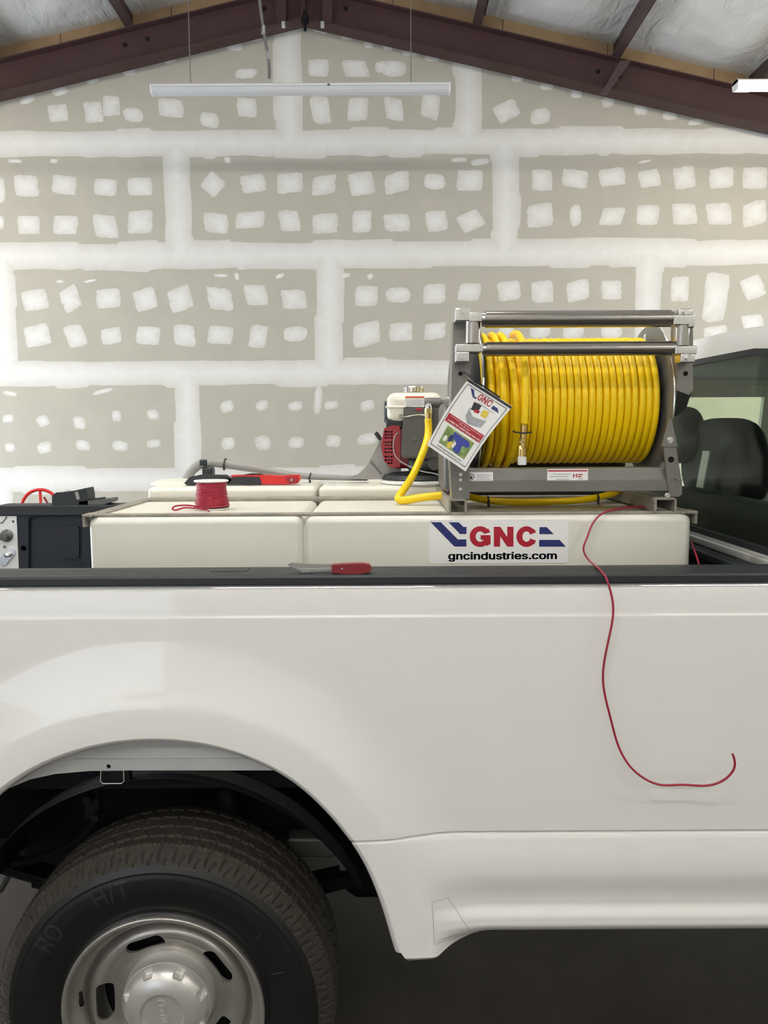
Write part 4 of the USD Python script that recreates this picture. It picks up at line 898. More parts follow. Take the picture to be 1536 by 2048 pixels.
a = RP(1146, 955, YS); obj('print_letter', text('H', .0105, a[0], YS - .0008, a[2], .0006, True, .0105), CRIM, s, smooth=False)
a = RP(1155, 950, YS); obj('print_line', box(a[0], a[0] + .014, YS - .0016, YS - .0008, a[2], a[2] + .0025), CRIM, s, smooth=False)
a = RP(1155, 954, YS); obj('print_line', box(a[0], a[0] + .011, YS - .0016, YS - .0008, a[2], a[2] + .0025), CRIM, s, smooth=False)
# feet: two channels lying on the tank
def foot(x0, x1):
    a, b = RP(x0, 1020, TY0 + .0)[0], RP(x1, 1020, TY0)[0]; t = .006; zt = RP(900, 997)[2]; zb = ZT + .007
    return prism([(a, zb), (a, zt - .006), (a + .006, zt), (b - .006, zt), (b, zt - .006), (b, zb), (b - t, zb), (b - t, zt - t), (a + t, zt - t), (a + t, zb)], 'y', TY0 + .004, 2.66)
obj('foot_channel', foot(898, 934), STRAP, reel, label='upturned steel channel under the left post')
obj('foot_channel', foot(1310, 1354), STRAP, reel, label='upturned steel channel under the right post')
# roller guide
YG = YP - .03
def rollr(x0, x1, y0, y1, name):
    a, b = RP(x0, (y0 + y1) / 2, YG), RP(x1, (y0 + y1) / 2, YG); z = (a[2] + b[2]) / 2; r = (RP(1100, y0, YG)[2] - RP(1100, y1, YG)[2]) / 2
    return lathe([(0, a[0]), (r * .82, a[0]), (r * .86, a[0] + .004), (r * .86, a[0] + .009), (r, a[0] + .010), (r, b[0] - .010), (r * .86, b[0] - .009), (r * .86, b[0] - .004), (r * .82, b[0]), (0, b[0])], (0, YG, z), 'x', 40)
obj('guide_roller', rollr(963, 1347, 621, 655, ''), ROLLER, reel, label='upper steel guide roller')
obj('guide_roller', rollr(965, 1350, 683, 712, ''), ROLLER, reel, label='lower steel guide roller')
def vroll(x0, x1, y0, y1, Y):
    c0, c1 = RP((x0 + x1) / 2, y1, Y), RP((x0 + x1) / 2, y0, Y); r = (x1 - x0) / 2 * Y / FPX
    return lathe([(0, c0[2]), (r, c0[2]), (r, c1[2]), (0, c1[2])], (c0[0], Y, 0), 'z', 32)
obj('guide_roller', vroll(931, 960, 644, 687, YG), ROLLER, reel, label='short upright steel roller at the left')
obj('guide_roller', vroll(1348, 1377, 648, 692, YG), ROLLER, reel, label='short upright steel roller at the right')
def gb(x0, x1, y0, y1, Y=YG - .02, d=.045, r=.003):
    a, b = RP(x0, y1, Y), RP(x1, y0, Y); return rbox(a[0], b[0], Y, Y + d, a[2], b[2], r)
g = obj('guide_bracket', [gb(910, 940, 616, 642), gb(938, 965, 624, 644)], CHROME, reel, label='zinc corner bracket, upper left')
c = RP(926, 622, YG - .02); obj('bracket_bolt', bolt(c[0], YG - .02, c[2], .0075), CHROME, g)
g = obj('guide_bracket', [gb(911, 967, 687, 705), gb(911, 939, 703, 724)], CHROME, reel, label='zinc corner bracket, lower left')
c = RP(924, 713, YG - .02); obj('bracket_bolt', bolt(c[0], YG - .02, c[2], .0075), CHROME, g)
g = obj('guide_bracket', [gb(1347, 1392, 629, 650), gb(1357, 1388, 617, 632), gb(1376, 1390, 640, 655)], CHROME, reel, label='zinc corner bracket, upper right')
c = RP(1370, 624, YG - .02); obj('bracket_bolt', bolt(c[0], YG - .02, c[2], .0065), CHROME, g)
g = obj('guide_bracket', [gb(1350, 1395, 691, 709), gb(1361, 1391, 707, 725)], CHROME, reel, label='zinc corner bracket, lower right')
c = RP(1376, 716, YG - .02); obj('bracket_bolt', bolt(c[0], YG - .02, c[2], .0075), CHROME, g)
c = RP(1371, 747); obj('post_hole', lathe([(0, 0), (.0065, 0), (.0065, -.001), (0, -.001)], c + [0, -.0005, 0], 'y', 14), DARK, rp)
c = RP(1338, 714, 2.2); obj('red_cap', rbox(c[0] - .012, c[0] + .008, 2.18, 2.21, c[2] - .01, c[2] + .008, .004), REDB, reel)

# ------------------------------------------------------------------ the hose on the reel
hose = thing('spray_hose', 'yellow spray hose wound on the grey reel', 'hose', ((FX0 + FX1) / 2, RY, RZc - .19))
hr = .0097; RH = .178; pitch = 2 * hr + .0006
n_w = (FX1 - FX0 - .018) / pitch
t = np.linspace(0, 2 * np.pi * n_w, int(n_w * 72)); ph = np.pi * 1.25
rr = np.random.default_rng(3)
wob = .0004 * np.interp(t, np.linspace(0, t[-1], 90), rr.normal(0, 1, 90))
hel = np.c_[FX1 - .009 - hr - t / (2 * np.pi) * pitch + wob * .8, RY - RH * np.cos(t + ph), RZc + RH * np.sin(t + ph) + wob * .6]
obj('wound_hose', tube(hel, hr, 18), YELLOW, hose, smooth=True)
core = obj('lower_winding', lathe([(0, FX0 + .004), (RH - .006, FX0 + .004), (RH - .006, FX1 - .004), (0, FX1 - .004)], (0, RY, RZc), 'x', 64), YELLOW, hose) if False else None
# loose outer wraps at the left
def wrap(pxs, r=RH + 2 * hr, a0=-1.2, a1=2.2, n=60):
    """a turn of hose that passes the front at photograph columns pxs (top to bottom)"""
    a = np.linspace(a0, a1, n)         # angle from the front, up negative
    ky = np.linspace(-1.3, 1.25, len(pxs))
    px = np.interp(a, ky, pxs)
    X = np.array([X_(p, 820, 2.15) for p in px])
    return np.c_[X, RY - r * np.cos(a), RZc - r * np.sin(a)]
obj('outer_wrap', [tube(wrap([1000, 1004, 1008, 1012, 1010], a0=-2.6, a1=2.6), hr, 12)], YELLOW, hose, smooth=True)
obj('outer_wrap', [tube(wrap([1018, 1024, 1033, 1038, 1030], a0=-2.6, a1=2.6, r=RH + 1.9 * hr), hr, 12)], YELLOW, hose, smooth=True)
obj('outer_wrap', [tube(wrap([980, 981, 983, 986, 985], a0=-2.6, a1=2.6, r=RH + 1.6 * hr), hr, 12)], YELLOW, hose, smooth=True)
# the free end hangs over the front with its brass coupling
ye = RY - RH - 3.0 * hr
e = [np.r_[X_(1036, 690, 2.3), RY + .05, RZc + RH + 2.6 * hr], np.r_[X_(1042, 690, 2.25), RY - .06, RZc + RH + 1.4 * hr], np.r_[X_(1048, 720, 2.17), ye + .022, Z_(705, ye, 1048)], np.r_[X_(1050, 760, ye), ye - .004, Z_(760, ye, 1050)], np.r_[X_(1049, 810, ye), ye - .008, Z_(810, ye, 1049)], np.r_[X_(1047, 850, ye), ye - .008, Z_(850, ye, 1047)]]
obj('hose_end', tube(smooth_path(e, 12), hr * 1.02, 12), YELLOW, hose, smooth=True)
yc_ = ye - .008
def vcyl(px, y0, y1, w, m, name, hexa=False, lab=None):
    c0, c1 = P(px, y1, yc_), P(px, y0, yc_); r = w / 2 * yc_ / FPX
    obj(name, lathe([(0, c0[2]), (r * .93, c0[2]), (r, c0[2] + .0008), (r, c1[2] - .0008), (r * .93, c1[2]), (0, c1[2])], (c0[0], yc_, 0), 'z', 6 if hexa else 24), m, hose, label=lab, smooth=30)
vcyl(1047, 846, 876, 12.5, BRASS, 'ferrule'); vcyl(1046, 875, 886, 15, BRASS, 'hex_nut', True); vcyl(1046, 885, 892, 11, BRASS, 'neck'); vcyl(1045, 891, 899, 14, BRASS, 'hex_nut', True)
vcyl(1045, 898, 914, 16.5, BRASS, 'coupling'); vcyl(1044, 913, 930, 17.5, WHITEP, 'end_cap', lab='white plastic end cap')
a = [P(1028, 862, yc_ + .008), P(1030, 864, yc_ - .009), P(1046, 866, yc_ - .013), P(1060, 865, yc_ - .009), P(1063, 864, yc_ + .008)]
obj('zip_tie', tube(smooth_path(a, 6), .0022, 6), BLACKP, hose, label='black zip tie around the brass ferrule')
# printed line along one turn
pt = []
kx = [t_ for t_ in range(16)]
aa = t[np.argmin(np.abs(hel[:, 0] - X_(1064, 820, 2.16)))]; k0 = round((aa + ph) / (2 * np.pi))
for q in range(34):
    if rr.random() < .15: continue
    s_ = 2 * np.pi * k0 + .42 - q * .028; xx = FX1 - .009 - hr - (s_ - ph) / (2 * np.pi) * pitch
    pt.append(rbox(xx - .0012, xx + .0016 * rr.random() + .0006, RY - (RH + hr) * math.cos(s_) - .0006, RY - (RH + hr) * math.cos(s_) + .003, RZc + (RH + hr) * math.sin(s_) - .0016, RZc + (RH + hr) * math.sin(s_) + .0012, .0004, 4))
obj('hose_print', pt, INK, hose)

# ------------------------------------------------------------------ the flyer hung on the reel
YT = YP - .055
tag = thing('flyer', 'white product flyer in a clear sleeve hung from the reel by a zip tie', 'flyer', P(945, 850, YT))
TL, TR, BR, BL = [np.array(q, float) for q in ((937, 757), (1025, 813), (931, 943), (854, 890))]
def TP(u, v, dy=0.0):
    """u along the top, v down the sheet"""
    q = TL * (1 - u) * (1 - v) + TR * u * (1 - v) + BL * (1 - u) * v + BR * u * v
    q = q + np.array([-4, -3]) * math.sin(math.pi * v) * .8
    return P(q[0], q[1], YT + .006 * math.cos(2.6 * u - .4) + .005 * (v - .5) ** 2 + dy)
def sheet(u0, u1, v0, v1, dy, nu=10, nv=12, th=.0012):
    g = np.array([[TP(u, v, dy) for v in np.linspace(v0, v1, nv)] for u in np.linspace(u0, u1, nu)])
    b = g + [0, th, 0]; V = np.vstack([g.reshape(-1, 3), b.reshape(-1, 3)]); k = nu * nv
    i, j = np.meshgrid(np.arange(nu - 1), np.arange(nv - 1), indexing='ij'); i, j = i.ravel(), j.ravel()
    q = np.c_[i * nv + j, (i + 1) * nv + j, (i + 1) * nv + j + 1, i * nv + j + 1]
    f = np.vstack([q[:, [0, 1, 2]], q[:, [0, 2, 3]]]); m = trimesh.Trimesh(V, np.vstack([f, f[:, ::-1] + k]), process=False)
    if m.face_normals[0, 1] > 0: m.invert()
    return m
def shape(poly, dy=-.0009):
    """a flat print in sheet coordinates (u, v in 0..1)"""
    g = poly if hasattr(poly, 'geom_type') else Polygon(poly)
    m = prism(g, 'z', 0, .0004); m = trimesh.Trimesh(m.vertices, m.faces).subdivide_to_size(.08)
    v = np.array([TP(a, b, dy - c) for a, b, c in m.vertices]); o = trimesh.Trimesh(v, m.faces, process=False)
    if np.sum(o.face_normals[:, 1] * o.area_faces * (m.face_normals[:, 2] > .5)) > 0: o.invert()
    return o
paper = obj('paper', sheet(0, 1, 0, 1, 0), STICK, tag, smooth=True, label='white printed sheet')
R_ = lambda u0, u1, v0, v1: [(u0, v0), (u1, v0), (u1, v1), (u0, v1)]
obj('sleeve_edge', shape(R_(.0, 1.0, .005, .035), -.0014), BLACKP, tag, label='black rail along the top of the sleeve')
fr = Polygon(R_(.05, .95, .06, .96)).difference(Polygon(R_(.058, .942, .066, .954)))
obj('printed_frame', shape(fr), INK, paper, smooth=False)
def ttext(word, u0, u1, v0, v1, m, name='printed_text', bold=True, dy=-.0012):
    t_ = meshkit.text_mesh(word, 1.0, .0004, bold); v = t_.vertices.copy()
    lo, hi = v[:, :2].min(0), v[:, :2].max(0); v[:, 0] = u0 + (v[:, 0] - lo[0]) / (hi[0] - lo[0]) * (u1 - u0); v[:, 1] = v1 - (v[:, 1] - lo[1]) / (hi[1] - lo[1]) * (v1 - v0)
    vv = np.array([TP(a, b, dy - c) for a, b, c in v]); o = trimesh.Trimesh(vv, t_.faces[:, ::-1], process=False)
    obj(name, o, m, paper, smooth=False)
ttext('GNC', .36, .66, .075, .165, CRIM)
obj('printed_bar', shape([(.14, .085), (.22, .085), (.30, .15), (.35, .15), (.35, .17), (.28, .17)]), NAVY, paper, smooth=False)
obj('printed_bar', shape([(.70, .12), (.80, .12), (.88, .165), (.70, .165)]), NAVY, paper, smooth=False)
ttext('gncindustries.com', .42, .80, .185, .205, GPRINT, bold=False)
# picture of a skid unit
obj('printed_picture', shape([(.36, .31), (.62, .27), (.78, .34), (.76, .44), (.50, .49), (.38, .42)]), GPRINT, paper, smooth=False)
obj('printed_picture', shape([(.37, .32), (.62, .28), (.77, .34), (.51, .38)], -.0012), STICK, paper, smooth=False)
obj('printed_picture', shape([(.36, .21), (.52, .20), (.54, .29), (.40, .32)], -.0013), INK, paper, smooth=False)
obj('printed_picture', shape([(.46, .28), (.56, .27), (.57, .31), (.47, .325)], -.0015), CRIM, paper, smooth=False)
obj('printed_picture', shape([(.60, .23), (.72, .22), (.74, .31), (.62, .32)], -.0013), YPRINT, paper, smooth=False)
obj('printed_banner', shape(R_(.08, .92, .50, .61)), CRIM, paper, smooth=False)
ttext('Commercial Duty Application', .13, .88, .512, .530, STICK, bold=False, dy=-.0016)
ttext('Skid Sprayer', .36, .64, .540, .558, STICK, bold=False, dy=-.0016)
ttext('A FREE Pro 2000 Spray Gun Kit', .12, .90, .570, .600, STICK, dy=-.0016)
obj('printed_picture', shape(R_(.19, .84, .645, .885)), GREENP, paper, smooth=False)
obj('printed_picture', shape([(.38, .655), (.74, .67), (.80, .71), (.78, .745), (.66, .76), (.68, .845), (.66, .875), (.52, .87), (.54, .80), (.48, .755), (.42, .735), (.37, .70)], -.0013), BLUEP, paper, smooth=False)
obj('printed_picture', shape([(.48, .76), (.53, .775), (.52, .84), (.49, .86), (.46, .82)], -.0016), STICK, paper, smooth=False)
obj('printed_picture', shape(Point(.38, .765).buffer(.05), -.0016), NAVY, paper, smooth=False)
obj('printed_picture', shape(Point(.42, .835).buffer(.05), -.0016), YPRINT, paper, smooth=False)
obj('printed_picture', shape(Point(.27, .80).buffer(.04), -.0016), STICK, paper, smooth=False)
ttext('Pro 2000 Spray Gun', .26, .80, .652, .672, YPRINT, bold=False, dy=-.0016)
ttext('www.gncindustries.com', .20, .80, .912, .938, INK, bold=False)
zt = [P(921, 747, YP - .002), P(928, 745, YP - .02), P(945, 757, YT - .003), P(975, 778, YT - .004), P(1000, 795, YT - .003)]
obj('zip_tie', tube(smooth_path(zt, 6), .0021, 6), BLACKP, tag)

# ------------------------------------------------------------------ engine and pump on the tank
YE = 2.72
def EP(x, y, Y=YE): return P(x, y, Y)
eng = thing('engine_pump', 'red and cream petrol engine with grey pump standing on the tank', 'engine', (EP(830, 960)[0], YE, ZM))
def eb(x0, x1, y0, y1, d0, d1, r=.01, n=16):
    a, b = EP(x0, y1), EP(x1, y0); return rbox(a[0], b[0], YE + d0, YE + d1, a[2], b[2], r, n)
ft = obj('fuel_tank', [eb(774, 884, 784, 846, .0, .22, .03, 24), eb(771, 886, 811, 817, -.004, .224, .004)], CREAM, eng, smooth=40, label='cream fuel tank')
c = EP(829, 785); c[1] = YE + .10
obj('fuel_cap', join([lathe([(0, -.004), (.028, -.004), (.028, .004), (.036, .006), (.037, .022), (.034, .026), (0, .027)], c, 'z', 40)] + [rod(c + [math.cos(q) * .0365, math.sin(q) * .0365, .007], c + [math.cos(q) * .0365, math.sin(q) * .0365, .021], .003, 6) for q in np.linspace(0, 2 * np.pi, 22, endpoint=False)]), CHROME, eng, label='ribbed chrome fuel cap')
yl_ = YE - .0022
def ebox(x0, x1, y0, y1, t0, t1):
    a, b = EP(x0, y1, yl_), EP(x1, y0, yl_); return box(a[0], b[0], yl_ - t0, yl_ + t1, a[2], b[2])
lab_ = obj('warning_label', ebox(810, 849, 792, 815, 0, .004), STICK, eng, smooth=False, label='white warning label with orange header')
obj('label_header', ebox(810.5, 848.5, 792.5, 796, .0006, 0), ORANGE, lab_, smooth=False)
for k in range(4): obj('print_line', ebox(812, 847 - 3 * (k % 2), 800 + k * 3.3, 801.2 + k * 3.3, .0006, 0), GPRINT, lab_, smooth=False)
obj('air_cleaner', [eb(768, 790, 800, 846, .03, .2, .012), eb(772, 806, 838, 856, .01, .18, .006)], BLACKP, eng)
# red fan housing with the slotted starter cover
fan = obj('fan_housing', [eb(781, 832, 849, 938, .02, .2, .022, 20), eb(800, 850, 905, 938, .03, .2, .015)], REDP, eng, smooth=40, label='red blower housing')
cov = Polygon([EP(x, y)[[0, 2]] for x, y in ((768, 857), (784, 850), (800, 852), (800, 934), (784, 936), (769, 925), (762, 893))])
slots = [sbox(*EP(x, y + 3)[[0, 2]], *EP(x + 4.2, y)[[0, 2]]) for y in (862, 868, 874, 883, 889, 896, 903, 912, 919, 925) for x in (769.5, 775, 781)]
obj('starter_cover', [prism(cov.difference(unary_union(slots)), 'y', YE + .004, YE + .03), prism(cov.buffer(-.012), 'y', YE + .029, YE + .06)], REDP, eng, smooth=30, label='slotted red recoil starter cover')
obj('cover_back', prism(cov.buffer(-.003), 'y', YE + .0305, YE + .0335), DARK, eng, smooth=False)
obj('starter_grip', tube([EP(751, 865, YE + .03), EP(757, 873, YE + .03), EP(761, 880, YE + .03)], [.007, .0085, .006], 10), BLACKP, eng)
gd = Polygon([EP(x, y)[[0, 2]] for x, y in ((807, 816), (812, 814), (880, 816), (886, 822), (886, 912), (878, 917), (805, 915), (802, 908))])
g_ = obj('belt_guard', [prism(gd, 'y', YE - .055, YE + .01), prism(gd.buffer(-.006), 'y', YE - .060, YE - .05)], GUARD, eng, smooth=25, label='flat grey guard in front of the engine')
for x, y in ((829, 880),): c = EP(x, y, YE - .06); obj('guard_dent', lathe([(0, 0), (.008, 0), (.006, -.0015), (0, -.002)], c, 'y', 18), GUARD, g_)
c = EP(840, 819, YE - .06); obj('red_mark', rbox(c[0] - .014, c[0] + .008, c[1] - .0012, c[1] + .002, c[2] - .004, c[2] + .004, .001), CRIM, g_)
# pump head pipework
a, b = EP(849, 808, YE - .03), EP(892, 808, YE - .03)
obj('pump_manifold', join([lathe([(0, a[0]), (.020, a[0]), (.021, a[0] + .003), (.021, a[0] + .055), (.014, a[0] + .058), (.014, b[0] + .02), (0, b[0] + .02)], (0, a[1], a[2]), 'x', 28), rbox(a[0] + .005, a[0] + .05, a[1] - .01, a[1] + .05, a[2] - .05, a[2] - .01, .006)]), GUARD, eng, label='grey pump outlet manifold')
YH = YE - .085
fx = EP(857, 815, YH)
obj('elbow', tube(smooth_path([a + [.02, -.005, -.01], fx + [0, .03, .006], fx + [0, .004, .006], fx + [0, 0, -.004]], 6), .010, 12), CHROME, eng)
def ecyl(px, y0, y1, w, m, name, n=24, lab=None):
    c0, c1 = EP(px, y1, YH), EP(px, y0, YH); r = w / 2 * YH / FPX
    obj(name, lathe([(0, c0[2]), (r, c0[2]), (r, c1[2]), (0, c1[2])], (c0[0], YH, 0), 'z', n), m, eng, label=lab)
ecyl(857, 812, 818, 13, CHROME, 'silver_collar'); ecyl(856.5, 817, 827, 15, BRASS, 'brass_nut', 6, 'brass nut on the feed hose')
# small lines
obj('throttle_rod', tube(smooth_path([EP(800, 832, YE - .02), EP(815, 833, YE - .07), EP(832, 830, YE - .075), EP(851, 831, YE - .08)], 8), .0018, 6), CHROME, eng)
obj('throttle_clip', lathe([(0, 0), (.007, 0), (.007, -.02), (0, -.02)], EP(801, 832, YE), 'y', 12), TOOLM, eng)
obj('fuel_line', tube(smooth_path([EP(797, 866, YE), EP(789, 875, YE - .01), EP(788, 905, YE - .02), EP(800, 922, YE - .03), EP(822, 934, YE - .06), EP(845, 943, YE - .09), EP(872, 948, YE - .12), EP(884, 962, YE - .15)], 8), .0022, 8), GREY, eng)
# pump body and base
pb = EP(838, 945)
obj('pump_body', [eb(815, 884, 912, 945, .0, .16, .02, 20), lathe([(0, -.03), (.024, -.03), (.024, .03), (0, .03)], EP(868, 926, YE - .02), 'y', 20)], GUARD, eng, smooth=40)
obj('vibration_plate', [lathe([(0, 0), (.13, 0), (.135, .006), (.125, .020), (.09, .028), (0, .03)], (EP(840, 955)[0], YE + .06, ZM + .012), 'z', 40)], BLACKP, eng, smooth=35, label='round black pump foot')
obj('base_plate', [lathe([(0, -.001), (.14, -.001), (.15, .004), (.15, .010), (.14, .014), (0, .014)], (EP(838, 960)[0] + .012, YE + .055, ZM), 'z', 40)], WHITEP, eng, smooth=35, label='white round base under the pump')
obj('drive_bracket', [eb(880, 902, 915, 985, -.11, -.02, .008), eb(876, 890, 930, 962, -.14, -.08, .01)], GUARD, eng)

# yellow feed hose from the pump to the reel
fh = thing('feed_hose', 'short bent yellow hose between pump outlet and reel', 'hose', EP(830, 1000, 2.5))
pts = [EP(856, 838, YH), EP(857, 850, YH), EP(856, 870, YH - .01), EP(846, 905, YH - .06), EP(826, 950, 2.52), EP(802, 987, 2.42), EP(797, 998, 2.40), EP(806, 1000.5, 2.395), EP(830, 997, 2.39), EP(870, 992, 2.39), EP(900, 990, 2.39)]
path = smooth_path(pts, 12)
obj('hose', tube(path, .0125, 16), YELLOW, fh, smooth=True)
obj('ferrule', tube([EP(856.5, 826, YH), EP(856.5, 842, YH)], .0118, 20), BRASS, fh, label='brass ferrule on the hose end')
xA, xB = EP(905, 990, 2.4)[0], EP(1240, 985, 2.4)[0]
zg = ZT + .018
obj('hose_run', tube(smooth_path([EP(898, 990, 2.39), EP(940, 994, 2.36), EP(985, 1002, 2.33), EP(1080, 1004, 2.33), EP(1160, 1000, 2.34), EP(1215, 990, 2.38), EP(1240, 980, 2.42)], 10), .0105, 12), YELLOW, fh, smooth=True)
for px, py, Y in ((976, 1001, 2.335), (1194, 994, 2.355)):
    c = EP(px, py, Y)
    tt = np.linspace(0, 2 * np.pi, 17); obj('zip_tie', [tube(np.c_[np.full(17, c[0]), c[1] + .0135 * np.cos(tt), c[2] + .0135 * np.sin(tt)], .0022, 6), rbox(c[0] - .003, c[0] + .003, c[1] - .02, c[1] - .012, c[2] - .022, c[2] + .004, .001)], BLACKP, fh)

# grey suction hose lying along the tank
sh_ = thing('suction_hose', 'grey suction hose arching along the top of the tank', 'hose', EP(500, 955, 2.8))
yq = 2.83
pts = [EP(371, 964, yq), EP(380, 947, yq), EP(398, 930, yq), EP(422, 925, yq), EP(450, 928, yq), EP(490, 934, yq), EP(530, 941, yq), EP(575, 949, yq), EP(620, 953, yq), EP(680, 955.5, yq), EP(735, 956.5, yq)]
hp_ = smooth_path(pts, 10); hrad = np.interp(np.arange(len(hp_)) / (len(hp_) - 1), [0, .3, .42, .75, 1], [.0165, .0165, .0155, .011, .009])
obj('hose', tube(hp_, hrad, 16), GREY, sh_, smooth=True)
for px, py, r in ((450, 928, .0195), (620, 953, .012)):
    c = EP(px, py, yq); tt = np.linspace(0, 2 * np.pi, 21)
    obj('clamp_band', [tube(np.c_[c[0] + np.sin(tt) * .003, c[1] + r * np.cos(tt), c[2] + r * np.sin(tt)], .0026, 6), rbox(c[0] - .003, c[0] + .004, c[1] - r - .006, c[1] - r + .004, c[2] - .022, c[2] - .012, .001)], BLACKP, sh_)
obj('hose_fitting', [eb(386, 402, 921, 934, .09, .14, .006), eb(392, 413, 938, 956, .09, .14, .006), eb(400, 416, 920, 924, .10, .12, .002)], BLACKP, sh_, label='black barbed fitting at the hose bend')
# flared grey boot under the engine
bt = [EP(x, y, YE + .09)[[0, 2]] for x, y in ((700, 955), (718, 950), (736, 932), (752, 902), (762, 880), (774, 868), (790, 880), (800, 940), (790, 957))]
bo = obj('flared_boot', prism(Polygon(bt).buffer(.004), 'y', YE + .07, YE + .11), GREY, sh_, smooth=25, label='wide grey boot below the engine')
c = EP(744, 925, YE + .07); obj('embossed_ring', prism(Point(c[0], c[2]).buffer(.006).difference(Point(c[0], c[2]).buffer(.0042)), 'y', YE + .068, YE + .0705), GUARD, bo)
c0, c1 = EP(747, 929, YE + .07), EP(763, 948, YE + .07); obj('embossed_mark', prism(LineString([(c0[0], c0[2]), (c1[0], c1[2])]).buffer(.0022), 'y', YE + .068, YE + .0705), GUARD, bo)

# red and black hand tool on the tank
tl = thing('cordless_tool', 'red and black hand tool lying on the tank beside the grey hose', 'tool', EP(490, 968, 2.72))
def tp(pts, d0, d1, m, name, lab=None, Y=2.70):
    obj(name, prism(Polygon([P(x, y, Y)[[0, 2]] for x, y in pts]).buffer(.002), 'y', Y + d0, Y + d1), m, tl, smooth=25, label=lab)
tp([(370, 966), (380, 955), (400, 951), (448, 952), (462, 960), (455, 965), (430, 967), (400, 969), (375, 969)], 0, .05, BLACKP, 'tool_head', 'black tapered tool head')
tp([(452, 958), (480, 954), (518, 955), (522, 968), (455, 968)], .0, .05, BLACKP, 'grip')
tp([(462, 952), (520, 951), (560, 953), (596, 951), (599, 958), (594, 966), (570, 968), (520, 968), (518, 956), (470, 956)], .004, .046, REDB, 'tool_body', 'red tool body')
tp([(486, 951), (500, 948.5), (520, 949), (526, 952), (490, 953)], .01, .04, BLACKP, 'trigger')
tp([(572, 957), (594, 955), (594, 964), (578, 966)], -.003, .0, REDP, 'end_boss')
c = P(583, 960, 2.697); obj('screw', lathe([(0, 0), (.005, 0), (.004, -.003), (0, -.003)], c, 'y', 12), TOOLM, tl)

# spool of red wire
YSp = 2.30
sc = P(424, 1016, YSp); zb0 = ZT + .001
zs0 = Z_(960, YSp, 424)
sp = thing('wire_spool', 'spool of dark red wire standing on the tank', 'wire spool', (sc[0], YSp, zb0))
rs = 33 * YSp / FPX
obj('spool_core', lathe([(0, zb0), (rs * 1.0, zb0), (rs * 1.0, zb0 + .004), (rs * .6, zb0 + .005), (rs * .6, zs0 - .006), (rs * 1.02, zs0 - .005), (rs * 1.04, zs0 - .002), (rs * 1.02, zs0), (rs * .35, zs0), (rs * .35, zs0 - .004), (0, zs0 - .004)], (sc[0], YSp, 0), 'z', 48), WHITEP, sp, label='white plastic spool core')
hgt = zs0 - .008 - (zb0 + .006); turns = 17; tt = np.linspace(0, 2 * np.pi * turns, turns * 40)
rw = np.random.default_rng(11); bulge = np.interp(tt, np.linspace(0, tt[-1], turns * 2), np.clip(rw.normal(0, .0018, turns * 2), -.002, .005))
rad = np.interp(tt / tt[-1], [0, .2, .35, 1], [rs * .99, rs * .97, rs * .90, rs * .86]) + bulge
obj('wire_winding', tube(np.c_[sc[0] + rad * np.cos(tt), YSp + rad * np.sin(tt), zb0 + .007 + hgt * tt / tt[-1] + .0012 * np.sin(tt + 1)], .0026, 8), REDW, sp, smooth=True)
ring = [tube(np.c_[sc[0] + (rs * q) * np.cos(np.linspace(0, 2 * np.pi, 49)), YSp + (rs * q) * np.sin(np.linspace(0, 2 * np.pi, 49)), np.full(49, z)], .0026, 8, cap=False) for q, z in ((.80, zb0 + .01 + hgt * .1), (.8, zb0 + .01 + hgt * .22), (.8, zb0 + .01 + hgt * .34), (.78, zb0 + .01 + hgt * .46), (.78, zb0 + .01 + hgt * .58), (.78, zb0 + .01 + hgt * .70), (.78, zb0 + .01 + hgt * .82), (.78, zb0 + .01 + hgt * .93))]
obj('lower_winding', ring + [lathe([(0, zb0 + .006), (rs * .80, zb0 + .006), (rs * .78, zs0 - .008), (0, zs0 - .008)], (sc[0], YSp, 0), 'z', 32)], REDW, sp, smooth=35)
yy = YSp - rs - .004
lw = [P(396, 1015, yy + .01), P(380, 1011, yy), P(360, 1011, yy), P(347, 1014, yy - .003), P(345, 1018, yy - .006), P(352, 1020, yy - .008), P(366, 1016, yy - .008), P(385, 1016, yy - .01), P(402, 1018, yy - .012), P(418, 1025, yy - .04)]
for q in lw: q[2] = max(q[2], zb0 + .003)
obj('loose_end', tube(smooth_path(lw, 8), .0026, 8), REDW, sp, smooth=True)

# red wire hanging over the bed side
wr = thing('loose_wire', 'long red wire hanging from the tank over the white bed side', 'wire', P(1225, 1300, 1.73))
zt_ = ZT + .012
w_pts = [P(1296, 1014, 2.19), P(1268, 1014, 2.15), P(1235, 1018, 2.115), P(1205, 1027, 2.088), P(1186, 1046, 2.075), P(1174, 1075, 2.06), P(1167, 1098, 2.03), P(1175, 1117, 1.985), P(1183, 1125.5, 1.94), onz(1194, 1134, ZR + .004), onz(1204, 1144, ZR + .004), P(1210, 1152, 1.774), P(1215, 1163, 1.769), P(1224, 1195, 1.764), P(1226, 1230, 1.76), P(1217, 1280, 1.757), P(1207, 1335, 1.755), P(1208, 1380, 1.752), P(1222, 1440, 1.748), P(1238, 1495, 1.745), P(1265, 1538, 1.74), P(1300, 1563, 1.735), P(1330, 1570.5, 1.735), P(1365, 1569.5, 1.735), P(1400, 1571.5, 1.73), P(1430, 1568, 1.725), P(1453, 1556, 1.72), P(1468, 1537, 1.715), P(1469, 1520, 1.715), P(1465, 1508, 1.715)]
obj('wire', tube(smooth_path(w_pts, 10), .0026, 10), REDW, wr, smooth=True)
w2 = thing('wire_end', 'short piece of red wire between tank end and cab', 'wire', P(1392, 1110, 2.1))
obj('wire', tube(smooth_path([P(1383, 1080, 2.2), P(1388, 1098, 2.1), P(1395, 1118, 2.05), P(1400, 1140, 2.0)], 6), .0024, 8), REDW, w2, smooth=True)

